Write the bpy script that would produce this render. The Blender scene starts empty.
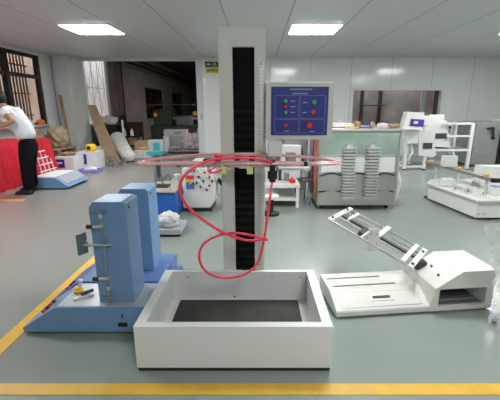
import bpy, bmesh, math, random
from mathutils import Vector, Matrix, noise
random.seed(7)
S = bpy.context.scene
C = S.collection
PI = math.pi

# ------------------------------------------------------------------ camera, world, exposure
CAM_PITCH = math.atan(92/355)
cd = bpy.data.cameras.new('camera'); cam = bpy.data.objects.new('camera', cd); C.objects.link(cam)
cam.location = (0, 0, 1.4); cam.rotation_euler = (PI/2 - CAM_PITCH, 0, 0)
cd.sensor_fit = 'HORIZONTAL'; cd.sensor_width = 36; cd.lens = 36*355/500
cd.shift_x = -8/500; cd.clip_start = .02; cd.clip_end = 200
S.camera = cam
W = bpy.data.worlds.new('world'); S.world = W; W.use_nodes = True
W.node_tree.nodes['Background'].inputs[0].default_value = (.93, .95, 1, 1)
W.node_tree.nodes['Background'].inputs[1].default_value = 2.1
S.view_settings.view_transform = 'Standard'; S.view_settings.look = 'None'
S.view_settings.gamma = 1; S.view_settings.use_curve_mapping = False
S.view_settings.exposure = 0.22
LAMP = 31.0          # radiance of the ceiling light panels

# ------------------------------------------------------------------ materials
def mat(name, col, rough=.5, metal=0, var=.04, scale=8, bump=0, trans=0, emit=0, alpha=1, coat=0, ior=1.45, spec=.5):
    m = bpy.data.materials.new(name); m.use_nodes = True
    nt = m.node_tree; b = nt.nodes['Principled BSDF']
    b.inputs['Roughness'].default_value = rough; b.inputs['Metallic'].default_value = metal
    b.inputs['IOR'].default_value = ior; b.inputs['Specular IOR Level'].default_value = spec
    tc = nt.nodes.new('ShaderNodeTexCoord'); n = nt.nodes.new('ShaderNodeTexNoise')
    n.inputs['Scale'].default_value = scale; n.inputs['Detail'].default_value = 4
    nt.links.new(tc.outputs['Object'], n.inputs['Vector'])
    r = nt.nodes.new('ShaderNodeValToRGB')
    r.color_ramp.elements[0].position = .3; r.color_ramp.elements[1].position = .7
    r.color_ramp.elements[0].color = (*[max(0, c*(1-var)) for c in col], 1)
    r.color_ramp.elements[1].color = (*[min(1, c*(1+var)) for c in col], 1)
    nt.links.new(n.outputs['Fac'], r.inputs['Fac']); nt.links.new(r.outputs['Color'], b.inputs['Base Color'])
    if bump:
        bp = nt.nodes.new('ShaderNodeBump'); bp.inputs['Strength'].default_value = bump; bp.inputs['Distance'].default_value = .02
        nt.links.new(n.outputs['Fac'], bp.inputs['Height']); nt.links.new(bp.outputs['Normal'], b.inputs['Normal'])
    b.inputs['Transmission Weight'].default_value = trans; b.inputs['Alpha'].default_value = alpha
    b.inputs['Coat Weight'].default_value = coat
    if emit:
        b.inputs['Emission Color'].default_value = (*col, 1); b.inputs['Emission Strength'].default_value = emit
    return m

def seam_mat(name, col, seam, pitch, width, axis, off=0, pitch2=0, axis2=1, width2=0, off2=0, rough=.4, spec=.5, var=.02, seam2=None):
    """large sheet panels with thin joints, joints placed in the object's own metres"""
    m = mat(name, col, rough, var=var, scale=.7, spec=spec); nt = m.node_tree
    b = nt.nodes['Principled BSDF']; base = b.inputs['Base Color'].links[0].from_socket
    tc = nt.nodes.new('ShaderNodeTexCoord'); sp = nt.nodes.new('ShaderNodeSeparateXYZ')
    nt.links.new(tc.outputs['Object'], sp.inputs[0])
    def joint(ax, p, w, o):
        a = nt.nodes.new('ShaderNodeMath'); a.operation = 'ADD'; a.inputs[1].default_value = -o + 1000*p + w/2
        nt.links.new(sp.outputs[ax], a.inputs[0])
        q = nt.nodes.new('ShaderNodeMath'); q.operation = 'MODULO'; q.inputs[1].default_value = p
        nt.links.new(a.outputs[0], q.inputs[0])
        l = nt.nodes.new('ShaderNodeMath'); l.operation = 'LESS_THAN'; l.inputs[1].default_value = w
        nt.links.new(q.outputs[0], l.inputs[0]); return l.outputs[0]
    cur = base
    for ax, p, w, o, sc in ((axis, pitch, width, off, seam), (axis2, pitch2, width2, off2, seam2 or seam)):
        if not p: continue
        mx = nt.nodes.new('ShaderNodeMix'); mx.data_type = 'RGBA'
        nt.links.new(joint(ax, p, w, o), mx.inputs['Factor']); nt.links.new(cur, mx.inputs['A'])
        mx.inputs['B'].default_value = (*sc, 1); cur = mx.outputs['Result']
    nt.links.new(cur, b.inputs['Base Color'])
    return m

M = dict(
    white=mat('white_enamel', (.74, .755, .73), .35, var=.015),
    cream=mat('cream_enamel', (.67, .68, .62), .4, var=.02),
    offw=mat('off_white_plastic', (.72, .73, .72), .5),
    blue=mat('pale_blue_enamel', (.17, .31, .51), .35, var=.04),
    dblue=mat('dark_blue_enamel', (.09, .18, .40), .4),
    cobalt=mat('cobalt_paint', (.02, .13, .50), .4),
    panelblue=mat('indigo_panel', (.03, .038, .24), .35),
    purple=mat('purple_print', (.07, .02, .30), .5),
    violet=mat('violet_plastic', (.26, .25, .62), .4),
    black=mat('black_rubber', (.012, .012, .012), .6),
    bellow=mat('black_bellows', (.005, .005, .005), .7, spec=.2),
    dark=mat('dark_grey_metal', (.05, .05, .055), .5),
    steel=mat('brushed_steel', (.62, .62, .60), .32, 1, var=.06, scale=3),
    steeld=mat('dull_steel', (.40, .41, .41), .4, .8, var=.1, scale=5),
    alu=mat('aluminium', (.66, .66, .62), .38, .6),
    matplate=mat('dark_basin_mat', (.035, .033, .03), .45, var=.25, scale=6),
    plate=mat('grey_bench_plate', (.50, .53, .56), .35, .3),
    red=mat('red_plastic', (.75, .03, .04), .4),
    hose=mat('red_hose', (.95, .045, .10), .3, coat=.3),
    pink=mat('clear_pink_hose', (1.0, .50, .50), .25, var=.2, scale=14, coat=.4),
    green=mat('green_plastic', (.04, .45, .12), .4),
    signgreen=mat('sign_green', (.01, .16, .05), .4),
    signyellow=mat('sign_yellow', (.72, .50, .05), .4),
    tag=mat('yellow_green_clip', (.68, .75, .22), .45),
    yellow=mat('yellow_plastic', (.85, .50, .02), .4),
    orange=mat('orange_plastic', (.85, .20, .02), .45),
    redcloth=mat('red_cloth', (.60, .012, .03), .75, bump=.3, scale=5, var=.15),
    skin=mat('skin', (.45, .24, .15), .5),
    shirt=mat('white_cotton', (.74, .77, .80), .8, bump=.3, scale=10),
    trouser=mat('black_cotton', (.006, .006, .008), .85, bump=.3, spec=.15),
    hair=mat('black_hair', (.008, .007, .007), .6, bump=.5, scale=40),
    card=mat('brown_cardboard', (.36, .26, .16), .8, var=.15),
    carton=mat('white_cardboard', (.70, .70, .70), .7),
    sack=mat('brown_sacking', (.36, .28, .19), .85, bump=.6, scale=7, var=.2),
    bag=mat('white_bag', (.68, .68, .67), .6, bump=.5, scale=6, var=.08),
    pinkbag=mat('pinkish_plastic_sheet', (.72, .62, .64), .45, bump=.6, scale=9, var=.2),
    teal=mat('teal_plastic', (.03, .38, .42), .4),
    ltgreen=mat('pale_green_plastic', (.32, .45, .28), .5, var=.2),
    greenglass=mat('green_tinted_panel', (.30, .39, .33), .12, .2, var=.25, scale=2.5),
    junk=mat('mixed_grey_metal', (.22, .23, .24), .5, .3, var=.5, scale=14),
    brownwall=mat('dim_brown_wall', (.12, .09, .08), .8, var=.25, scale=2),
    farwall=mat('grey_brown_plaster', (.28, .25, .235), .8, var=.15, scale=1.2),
    outside=mat('tan_outside_wall', (.60, .44, .33), .85, var=.12, scale=2),
    outpale=mat('pale_outside_wall', (.85, .80, .78), .85, var=.05),
    frame=mat('dark_window_frame', (.012, .009, .008), .45),
    bars=mat('dark_grille', (.10, .055, .04), .5),
    grille=mat('light_grille', (.45, .42, .40), .5),
    pillar=mat('grey_pillar_paint', (.68, .71, .70), .6),
    wallpaint=mat('white_wall_paint', (.70, .72, .73), .6, var=.02),
    lamp=mat('lit_diffuser', (1, 1, 1), .4, emit=LAMP, var=0),
    lampframe=mat('lamp_frame', (.8, .8, .8), .5),
    glyph=mat('white_print', (.75, .75, .85), .5),
    yline=mat('yellow_floor_paint', (.70, .41, .04), .38, var=.08, scale=9),
    screw=mat('zinc_screw', (.35, .35, .34), .35, .8),
    paper=mat('printed_paper', (.62, .60, .60), .6, var=.1),
)
gl = bpy.data.materials.new('window_glass'); gl.use_nodes = True
_b = gl.node_tree.nodes['Principled BSDF']; _b.inputs['Base Color'].default_value = (.9, .92, .92, 1)
_b.inputs['Roughness'].default_value = .05; _b.inputs['Transmission Weight'].default_value = 1; _b.inputs['IOR'].default_value = 1.05
_b.inputs['Specular IOR Level'].default_value = .6
M['glass'] = gl
cf = bpy.data.materials.new('clear_film'); cf.use_nodes = True
_b = cf.node_tree.nodes['Principled BSDF']; _b.inputs['Base Color'].default_value = (.85, .88, .9, 1)
_b.inputs['Roughness'].default_value = .12; _b.inputs['Alpha'].default_value = .30
_n = cf.node_tree.nodes.new('ShaderNodeTexNoise'); _n.inputs['Scale'].default_value = 20
_p = cf.node_tree.nodes.new('ShaderNodeBump'); _p.inputs['Strength'].default_value = .8
cf.node_tree.links.new(_n.outputs[0], _p.inputs['Height']); cf.node_tree.links.new(_p.outputs[0], _b.inputs['Normal'])
M['film'] = cf
M['ceiling'] = seam_mat('ceiling_panels', (.66, .68, .69), (.36, .37, .38), 1.02, .022, 0, off=.5, pitch2=2.9, axis2=1, width2=.012, off2=1.9, rough=.45, seam2=(.58, .60, .61))
M['wallpanel'] = seam_mat('wall_panels', (.86, .88, .86), (.62, .65, .64), 1.18, .018, 0, off=.35, rough=.12, spec=.7)
M['floor'] = mat('epoxy_floor', (.25, .292, .264), .2, var=.05, scale=1.3, spec=.55)
# faint scuffs and warm window light painted into the colour towards the windows side
def floor_nodes():
    nt = M['floor'].node_tree; b = nt.nodes['Principled BSDF']; base = b.inputs['Base Color'].links[0].from_socket
    tc = nt.nodes.new('ShaderNodeTexCoord'); sp = nt.nodes.new('ShaderNodeSeparateXYZ'); nt.links.new(tc.outputs['Object'], sp.inputs[0])
    mr = nt.nodes.new('ShaderNodeMapRange'); mr.inputs['From Min'].default_value = -.9; mr.inputs['From Max'].default_value = -1.9
    nt.links.new(sp.outputs[0], mr.inputs['Value'])
    mx = nt.nodes.new('ShaderNodeMix'); mx.data_type = 'RGBA'; nt.links.new(mr.outputs[0], mx.inputs['Factor'])
    nt.links.new(base, mx.inputs['A']); mx.inputs['B'].default_value = (.27, .265, .245, 1)
    n = nt.nodes.new('ShaderNodeTexNoise'); n.inputs['Scale'].default_value = 5; n.inputs['Detail'].default_value = 6
    nt.links.new(tc.outputs['Object'], n.inputs['Vector'])
    r = nt.nodes.new('ShaderNodeMapRange'); r.inputs['To Min'].default_value = .15; r.inputs['To Max'].default_value = .3
    nt.links.new(n.outputs[0], r.inputs['Value']); nt.links.new(r.outputs[0], b.inputs['Roughness'])
    nt.links.new(mx.outputs['Result'], b.inputs['Base Color'])
floor_nodes()

# ------------------------------------------------------------------ mesh helpers
class MB:
    def __init__(s): s.bm = bmesh.new()
    def box(s, x0, x1, y0, y1, z0, z1, mtx=None):
        v = [s.bm.verts.new((x, y, z)) for x in (x0, x1) for y in (y0, y1) for z in (z0, z1)]
        for f in ((0,1,3,2),(4,6,7,5),(0,4,5,1),(2,3,7,6),(0,2,6,4),(1,5,7,3)): s.bm.faces.new([v[i] for i in f])
        if mtx:
            for q in v: q.co = mtx @ q.co
        return s
    def cyl(s, a, b, r, n=16, r2=None):
        a = Vector(a); b = Vector(b); d = b-a; L = d.length; q = d.to_track_quat('Z', 'Y').to_matrix().to_4x4()
        bmesh.ops.create_cone(s.bm, cap_ends=True, segments=n, radius1=r, radius2=r if r2 is None else r2, depth=L,
                              matrix=Matrix.Translation((a+b)/2) @ q); return s
    def prism(s, poly, y0, y1, fn=None):
        """outline (x,z) swept along y"""
        fn = fn or (lambda x, y, z: (x, y, z))
        A = [s.bm.verts.new(fn(x, y0, z)) for x, z in poly]; B = [s.bm.verts.new(fn(x, y1, z)) for x, z in poly]
        s.bm.faces.new(A); s.bm.faces.new(B[::-1])
        for i in range(len(poly)):
            j = (i+1) % len(poly); s.bm.faces.new([A[j], A[i], B[i], B[j]])
        return s
    def hull(s, pts):
        v = [s.bm.verts.new(p) for p in pts]; bmesh.ops.convex_hull(s.bm, input=v); return s
    def tube(s, pts, r, n=10, closed=False, smooth=True):
        P = [Vector(p) for p in pts]
        if smooth: P = catmull(P, 6, closed)
        m = len(P); rings = []; up = None
        for i, p in enumerate(P):
            t = (P[(i+1) % m]-P[i-1]) if closed else (P[min(i+1, m-1)]-P[max(i-1, 0)])
            if t.length < 1e-9: t = Vector((0, 0, 1))
            t.normalize()
            if up is None: up = t.orthogonal().normalized()
            up = (up - t*up.dot(t)); up = up.normalized() if up.length > 1e-6 else t.orthogonal().normalized()
            w = t.cross(up)
            rings.append([s.bm.verts.new(p + r*(math.cos(a)*up + math.sin(a)*w)) for a in [2*PI*k/n for k in range(n)]])
        for i in range(m if closed else m-1):
            A, B = rings[i], rings[(i+1) % m]
            for k in range(n): s.bm.faces.new([A[k], A[(k+1) % n], B[(k+1) % n], B[k]])
        if not closed: s.bm.faces.new(rings[0][::-1]); s.bm.faces.new(rings[-1])
        return s
    def lathe(s, c, prof, n=20):
        rings = [[s.bm.verts.new((c[0]+r*math.cos(2*PI*k/n), c[1]+r*math.sin(2*PI*k/n), c[2]+z)) for k in range(n)] for r, z in prof]
        for A, B in zip(rings, rings[1:]):
            for k in range(n): s.bm.faces.new([A[k], A[(k+1) % n], B[(k+1) % n], B[k]])
        s.bm.faces.new(rings[0][::-1]); s.bm.faces.new(rings[-1]); return s
    def blob(s, c, r, amp=.25, freq=2.5, sub=4, seed=0):
        o = bmesh.ops.create_icosphere(s.bm, subdivisions=sub, radius=1)
        for v in o['verts']:
            d = v.co.normalized(); k = 1+amp*noise.fractal(d*freq+Vector((seed, seed*1.7, 0)), 1.0, 2.0, 4)
            v.co = Vector((c[0]+d.x*r[0]*k, c[1]+d.y*r[1]*k, max(c[2]+d.z*r[2]*k, c[2]-r[2]*.8)))
        return s
    def obj(s, name, m, parent=None, bevel=0, smooth=False, mtx=None):
        bmesh.ops.recalc_face_normals(s.bm, faces=s.bm.faces)
        me = bpy.data.meshes.new(name)
        if mtx is not None: s.bm.transform(mtx)
        if smooth:
            for f in s.bm.faces: f.smooth = True
        s.bm.to_mesh(me); s.bm.free()
        me.materials.append(M[m] if isinstance(m, str) else m)
        o = bpy.data.objects.new(name, me); C.objects.link(o)
        if parent:
            o.parent = parent; o.matrix_parent_inverse = Matrix()
            base = root_of(parent); me.transform(base.matrix_basis.inverted()) if base.type == 'EMPTY' else None
            if base.type != 'EMPTY': pass
        if bevel:
            b = o.modifiers.new('bevel', 'BEVEL'); b.width = bevel; b.segments = 2; b.limit_method = 'ANGLE'
        return o
def root_of(o):
    while o.parent: o = o.parent
    return o
def catmull(P, k, closed):
    out = []; n = len(P)
    for i in range(n if closed else n-1):
        if closed: a, b, c, d = P[i-1], P[i], P[(i+1) % n], P[(i+2) % n]
        else: a, b, c, d = P[max(i-1, 0)], P[i], P[i+1], P[min(i+2, n-1)]
        for j in range(k):
            t = j/k
            out.append(.5*((2*b)+(c-a)*t+(2*a-5*b+4*c-d)*t*t+(3*b-a-3*c+d)*t**3))
    if not closed: out.append(P[-1])
    return out
def tag(o, label, cat, group=None, kind=None):
    o['label'] = label; o['category'] = cat
    if group: o['group'] = group
    if kind: o['kind'] = kind
    return o
def thing(name, loc, label, cat, group=None, rot=0):
    o = bpy.data.objects.new(name, None); C.objects.link(o); o.empty_display_size = .1
    o.location = loc; o.rotation_euler = (0, 0, rot)
    o.matrix_basis = Matrix.Translation(loc) @ Matrix.Rotation(rot, 4, 'Z')
    return tag(o, label, cat, group)
def struct(o): o['kind'] = 'structure'; return o
def copy_tree(o, parent=None):
    c = o.copy(); C.objects.link(c)
    if parent: c.parent = parent; c.matrix_parent_inverse = Matrix()
    for ch in list(o.children): copy_tree(ch, c)
    return c

# ================================================================== the room
HC = 2.8
struct(MB().box(-5.9, 7.6, -3.2, 30, -.1, 0).obj('floor', 'floor'))
struct(MB().box(-5.75, 7.6, -3.2, 11.35, HC, HC+.12).obj('ceiling', 'ceiling'))
# back wall: opening on the left (x -5.25 .. -1.75), window on the right
bw = MB()
bw.box(-1.62, 2.76, 10.9, 11.1, 0, HC).box(5.43, 7.6, 10.9, 11.1, 0, HC).box(2.76, 5.43, 10.9, 11.1, 1.94, HC).box(2.76, 5.43, 10.9, 11.1, 0, .8)
struct(bw.obj('wall_back', 'wallpanel'))
struct(MB().box(-5.35, -1.62, 10.95, 11.05, 2.72, HC).obj('trim_1', 'wallpaint'))
jb = struct(MB().box(-1.8, -1.62, 10.86, 11.14, 0, HC).obj('trim_2', 'wallpaint', bevel=.01))
MB().box(-1.70, -1.655, 10.84, 10.86, 1.05, 1.25).obj('switch_plate', 'steeld', jb)
struct(MB().box(7.45, 7.6, -3.2, 11.1, 0, HC).obj('wall_right', 'wallpaint'))
struct(MB().box(-5.9, 7.6, -3.3, -3.2, 0, HC).obj('wall_front', 'wallpaint'))
# left wall with the large barred window
WY0, WY1, WZ0, WZ1 = 5.6, 9.95, .95, 2.72
lw = MB().box(-5.95, -5.75, -3.2, WY0, 0, HC).box(-5.95, -5.75, WY1, 10.5, 0, HC).box(-5.95, -5.75, WY0, WY1, 0, WZ0).box(-5.95, -5.75, WY0, WY1, WZ1, HC)
struct(lw.obj('wall_left', 'wallpaint'))
def window(n, y0, y1, z0, z1, x, mull, trans, fmat, t=.08):
    w = bpy.data.objects.new('window_%d' % n, None); C.objects.link(w); struct(w)
    m = MB().box(x-.06, x+.03, y0, y0+t, z0, z1).box(x-.06, x+.03, y1-t*1.6, y1, z0, z1).box(x-.06, x+.03, y0+t, y1-t*1.6, z0, z0+t).box(x-.06, x+.03, y0+t, y1-t*1.6, z1-t, z1)
    for my in mull: m.box(x-.05, x+.04, my-.07, my+.07, z0+t, z1-t)
    for tz in trans: m.box(x-.045, x+.035, y0+t, y1-t*1.6, tz-.045, tz+.045)
    m.obj('window_frame', fmat, w)
    MB().box(x-.03, x-.024, y0+t, y1-t*1.6, z0+t, z1-t).obj('glass_pane', 'glass', w)
    return w
w1 = window(1, WY0, WY1, WZ0, WZ1, -5.8, (7.3, 8.65), (2.18,), 'frame')
g = MB()
for k in range(34): g.box(-6.12, -6.10, WY0+.08+k*.125, WY0+.13+k*.125, WZ0, WZ1)
for z in (1.2, 1.75, 2.45): g.box(-6.13, -6.09, WY0, WY1, z, z+.03)
g.obj('window_grille', 'bars', w1)
struct(MB().box(-7.3, -7.2, 3, 13.4, 0, 4.2).obj('wall_outside', 'outside'))
# pillar between window and opening
struct(MB().box(-5.95, -5.28, 10.5, 11.4, 0, HC).obj('trim_3', 'pillar', bevel=.01))
struct(MB().cyl((-5.70, 10.47, 0), (-5.70, 10.47, HC), .025).obj('trim_4', 'steeld'))

# the next hall seen through the opening
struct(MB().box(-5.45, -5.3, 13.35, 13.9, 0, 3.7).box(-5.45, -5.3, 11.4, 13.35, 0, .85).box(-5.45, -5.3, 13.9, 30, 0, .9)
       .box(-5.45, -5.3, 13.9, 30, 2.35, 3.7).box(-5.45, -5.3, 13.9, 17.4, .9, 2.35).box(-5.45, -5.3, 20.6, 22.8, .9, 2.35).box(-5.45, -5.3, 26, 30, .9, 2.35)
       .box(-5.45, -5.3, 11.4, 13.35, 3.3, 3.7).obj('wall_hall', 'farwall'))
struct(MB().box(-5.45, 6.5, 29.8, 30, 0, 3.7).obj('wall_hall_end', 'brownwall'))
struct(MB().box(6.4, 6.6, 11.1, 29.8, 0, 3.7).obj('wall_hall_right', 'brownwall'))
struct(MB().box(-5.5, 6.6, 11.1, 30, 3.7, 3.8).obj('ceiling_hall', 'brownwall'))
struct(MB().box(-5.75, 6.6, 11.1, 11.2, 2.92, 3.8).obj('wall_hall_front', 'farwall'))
struct(MB().box(-5.75, -5.45, 11.2, 11.4, 0, 3.7).obj('trim_5', 'pillar'))
w2 = window(2, 11.45, 13.35, .85, 3.3, -5.38, (), (), 'grille', t=.04)
g = MB()
for k in range(5): g.box(-5.52, -5.505, 11.5+k*.45, 11.512+k*.45, .85, 3.3)
for z in (.9, 2.05, 3.2): g.box(-5.53, -5.50, 11.45, 13.35, z, z+.02)
for k in range(3):
    for sgn in (0, 1):
        y0 = 11.5+k*.62; a = (-5.515, y0+(.0 if sgn else .56), .9); b = (-5.515, y0+(.56 if sgn else 0), 2.05)
        g.cyl(a, b, .006, 6); g.cyl((a[0], a[1], 3.2), (b[0], b[1], 2.07), .006, 6)
g.obj('window_grille', 'grille', w2)
struct(MB().box(-7.1, -7.0, 13.9, 18, -1, 4.4).obj('wall_outside_pale', 'outpale'))
for n, (y0, y1) in ((3, (17.4, 20.6)), (4, (22.8, 26))):
    w = window(n, y0, y1, .9, 2.35, -5.38, ((y0+y1)/2, (y0*3+y1)/4, (y0+y1*3)/4), (), 'frame')
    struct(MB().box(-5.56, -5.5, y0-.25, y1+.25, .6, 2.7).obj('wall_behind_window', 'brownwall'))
hl = thing('hall_fill_light', (1.0, 15.5, 3.7), 'added fill light on the dim hall ceiling, out of sight behind the wall', 'ceiling light')  # unseen glowing panel added to brighten the dim hall
MB().box(.3, 1.7, 15.17, 15.83, 3.66, 3.70).obj('light_frame', 'lampframe', hl)
MB().box(.33, 1.67, 15.2, 15.8, 3.64, 3.66).obj('tube', mat('hall_fill_emitter', (1, .9, .85), .4, emit=75, var=0), hl)  # emitting face of the added hall panel
hl = thing('room_fill_light', (4.0, 12.1, 3.7), 'added unseen fill light for the dim room behind the back wall window', 'ceiling light')  # added out of sight to lighten the wall behind the window
MB().box(3.3, 4.7, 11.8, 12.4, 3.66, 3.70).obj('light_frame', 'lampframe', hl)
MB().box(3.33, 4.67, 11.83, 12.37, 3.64, 3.66).obj('tube', mat('room_fill_emitter', (1, .95, .9), .4, emit=14, var=0), hl)  # flat emitter of this added fill light
# dark pier, and pipes under the hall ceiling
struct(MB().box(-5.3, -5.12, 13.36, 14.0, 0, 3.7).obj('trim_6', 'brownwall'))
for q, (x, z) in enumerate(((-4.95, 3.28), (-4.95, 3.08))):
    tag(MB().cyl((x, 14.1, z), (x, 29.7, z), .045, 10).obj('ceiling_pipe', 'frame'), ('upper' if q == 0 else 'lower')+' dark pipe running along the dim hall wall', 'pipe', 'pipes along the hall wall')
tag(MB().cyl((-5.22, 14.3, 0), (-5.22, 14.3, 3.7), .05, 10).obj('drain_pipe', 'frame'), 'dark upright pipe beside the pier in the dim hall', 'pipe')

# window in the back wall on the right, a dim room behind it
w5 = bpy.data.objects.new('window_5', None); C.objects.link(w5); struct(w5)
MB().box(2.72, 2.8, 10.86, 11.02, .78, 1.98).box(5.39, 5.47, 10.86, 11.02, .78, 1.98).box(2.8, 5.39, 10.86, 11.02, 1.90, 1.98).box(2.8, 5.39, 10.86, 11.02, .78, .86).obj('window_frame', 'lampframe', w5)
gp = mat('dim_window_glass', (.10, .085, .085), .12, var=.35, scale=1.1, spec=.7)
MB().box(2.8, 5.39, 10.95, 10.96, .86, 1.90).obj('glass_pane', 'glass', w5)
struct(MB().box(2.2, 6.2, 13.0, 13.1, 0, 3.0).obj('wall_room_behind', mat('dim_taupe_wall', (.55, .50, .50), .7, var=.3, scale=1.6)))
struct(MB().box(4.93, 5.05, 11.12, 11.2, .2, 2.4).obj('trim_7', 'wallpaint'))
struct(MB().box(3.57, 3.62, 12.6, 12.9, 0, 2.6).box(3.5, 4.4, 12.6, 12.9, 1.47, 1.50).box(4.2, 4.24, 12.6, 12.9, 0, 2.6).obj('trim_8', 'brownwall'))

# exit sign and the yellow sign under it
es = thing('exit_sign', (-1.33, 10.9, 2.54), 'green exit sign with a white arrow high on the white back wall', 'sign')
MB().box(-1.52, -1.14, 10.86, 10.895, 2.54, 2.69).obj('sign_board', 'signgreen', es, .004)
g = MB().hull([(-1.47, 10.855, 2.615), (-1.42, 10.855, 2.66), (-1.42, 10.855, 2.57), (-1.47, 10.859, 2.615), (-1.42, 10.859, 2.66), (-1.42, 10.859, 2.57)]).box(-1.43, -1.35, 10.855, 10.859, 2.603, 2.627)
g.obj('arrow', 'glyph', es)
g = MB().cyl((-1.235, 10.853, 2.662), (-1.235, 10.859, 2.662), .012, 10)
for a, b in (((-1.24, 2.645), (-1.225, 2.605)), ((-1.225, 2.605), (-1.25, 2.585)), ((-1.25, 2.585), (-1.245, 2.56)), ((-1.225, 2.605), (-1.2, 2.585)), ((-1.2, 2.585), (-1.185, 2.56)), ((-1.24, 2.64), (-1.265, 2.62)), ((-1.235, 2.64), (-1.21, 2.63))):
    g.cyl((a[0], 10.856, a[1]), (b[0], 10.856, b[1]), .007, 6)
g.box(-1.3, -1.29, 10.855, 10.859, 2.555, 2.675)
g.obj('running_figure', 'glyph', es)
ys = thing('notice_sign', (-1.33, 10.9, 2.38), 'yellow notice sign fixed directly below the green exit sign', 'sign')
MB().box(-1.5, -1.14, 10.87, 10.895, 2.385, 2.52).obj('sign_board', 'signyellow', ys, .004)
g = MB()
for k in range(4): MB().box(-1.46+k*.08, -1.41+k*.08, 10.866, 10.869, 2.43, 2.475).obj('character', 'dark', ys)

# ceiling light panels (recessed), lit
lamp0 = None
LP = [(-3.03, 7.1), (1.03, 7.1), (5.12, 7.1), (-3.03, 3.2), (1.03, 3.2), (5.12, 3.2), (1.03, -.8)]
LL = {0: 'square lit ceiling light panel above the red covered table side', 1: 'square lit ceiling light panel above the blue control panel', 2: 'lit ceiling light panel cut off by the right photo edge'}
for i, (x, y) in enumerate(LP):
    if lamp0 is None:
        lamp0 = thing('ceiling_light', (x, y, HC), LL[0], 'ceiling light', 'square ceiling light panels')
        MB().box(x-.45, x+.45, y-.41, y+.41, HC-.010, HC-.001).obj('light_frame', 'lampframe', lamp0)
        MB().box(x-.425, x+.425, y-.39, y+.39, HC-.016, HC-.010).obj('diffuser', 'lamp', lamp0)
        lamp0.matrix_basis = Matrix.Translation((x, y, HC)); o = lamp0
    else:
        o = copy_tree(lamp0); o.location = (x, y, HC)
    o['label'] = LL.get(i, 'square lit ceiling light panel behind or above the camera')

# painted floor lines
tag(MB().box(-5.6, 7.3, 1.485, 1.56, 0, .003).obj('floor_line', 'yline'), 'yellow painted line across the floor in the foreground', 'floor line', 'yellow floor lines')
tag(MB().box(-1.605, -1.51, 1.562, 5.6, 0, .003).obj('floor_line', 'yline'), 'yellow painted line running away under the pale blue machine', 'floor line', 'yellow floor lines')
tag(MB().box(-5.6, -3.66, 5.33, 5.43, 0, .003).obj('floor_line', 'yline'), 'yellow painted line in front of the person and red table', 'floor line', 'yellow floor lines')

# ================================================================== main rain test machine
t = thing('spray_test_machine', (-.13, 1.655, 0), 'tall white test machine with black bellows column behind a large white basin', 'test machine')
bx0, bx1, by0, by1, bz0, bz1 = -.663, .400, 1.655, 2.34, .020, .276
b = MB()
b.box(bx0, bx1, by0, by0+.045, bz0, bz1).box(bx0, bx1, by1-.03, by1, bz0, bz1)
b.box(bx0, bx0+.055, by0+.045, by1-.03, bz0, bz1).box(bx1-.055, bx1, by0+.045, by1-.03, bz0, bz1)
b.box(bx0+.055, bx1-.055, by0+.045, by1-.03, bz0, .06)
bas = b.obj('basin', 'white', t)
MB().box(-.555, .285, 1.73, 2.285, .0605, .068).obj('basin_mat', 'matplate', bas)
MB().box(bx0+.006, bx1-.006, by0+.002, by1-.02, .0, .020).obj('plinth', 'black', t)
for x in (-.5, -.2, .1, .3):
    MB().cyl((x, 2.31, .235), (x, 2.304, .235), .006, 8).obj('screw', 'screw', bas)
MB().cyl((-.17, 2.31, .085), (-.17, 2.30, .085), .008, 8).obj('drain_plug', 'red', bas)
c = MB()
cx0, cx1, cy0, cy1, cz = -.246, .046, 2.36, 2.58, 1.878
c.box(cx0, -.160, cy0, cy0+.03, .02, cz).box(-.022, cx1, cy0, cy0+.03, .02, cz).box(-.160, -.022, cy0, cy0+.03, 1.765, cz)
c.box(-.160, -.022, cy0, cy0+.03, .02, .12)
c.box(cx0, cx0+.03, cy0+.03, cy1, .02, cz).box(cx1-.03, cx1, cy0+.03, cy1, .02, cz).box(cx0+.03, cx1-.03, cy1-.03, cy1, .02, cz).box(cx0+.03, cx1-.03, cy0+.03, cy1-.03, cz-.03, cz)
col = c.obj('column', 'cream', t)
b = MB(); n = 62; z0, z1 = .12, 1.765
prof = []
for k in range(n+1):
    z = z0+(z1-z0)*k/n; prof.append((cy0+(.006 if k % 2 else .022), z))
A = [b.bm.verts.new((-.159, y, z)) for y, z in prof]; B = [b.bm.verts.new((-.023, y, z)) for y, z in prof]
for i in range(n): b.bm.faces.new([A[i], B[i], B[i+1], A[i+1]])
D1 = [b.bm.verts.new((x, cy0+.04, z)) for x in (-.159, -.023) for z in (z0, z1)]
b.bm.faces.new([D1[0], D1[1], D1[3], D1[2]])
b.obj('bellows_cover', 'bellow', t)
b = MB().box(-.27, .07, 2.345, 2.62, 0, .02).obj('column_foot', 'cream', t)
rl = MB().box(.002, .034, cy0-.008, cy0, .30, 1.675).obj('height_scale', 'alu', t)
g = MB()
for k in range(66): g.box(.004, .012 if k % 5 else .02, cy0-.0095, cy0-.0082, .31+k*.0205, .313+k*.0205)
g.obj('scale_marks', 'dark', rl)
MB().cyl((.018, cy0-.012, 1.665), (.018, cy0-.004, 1.665), .008, 10).obj('screw', 'screw', rl)
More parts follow.
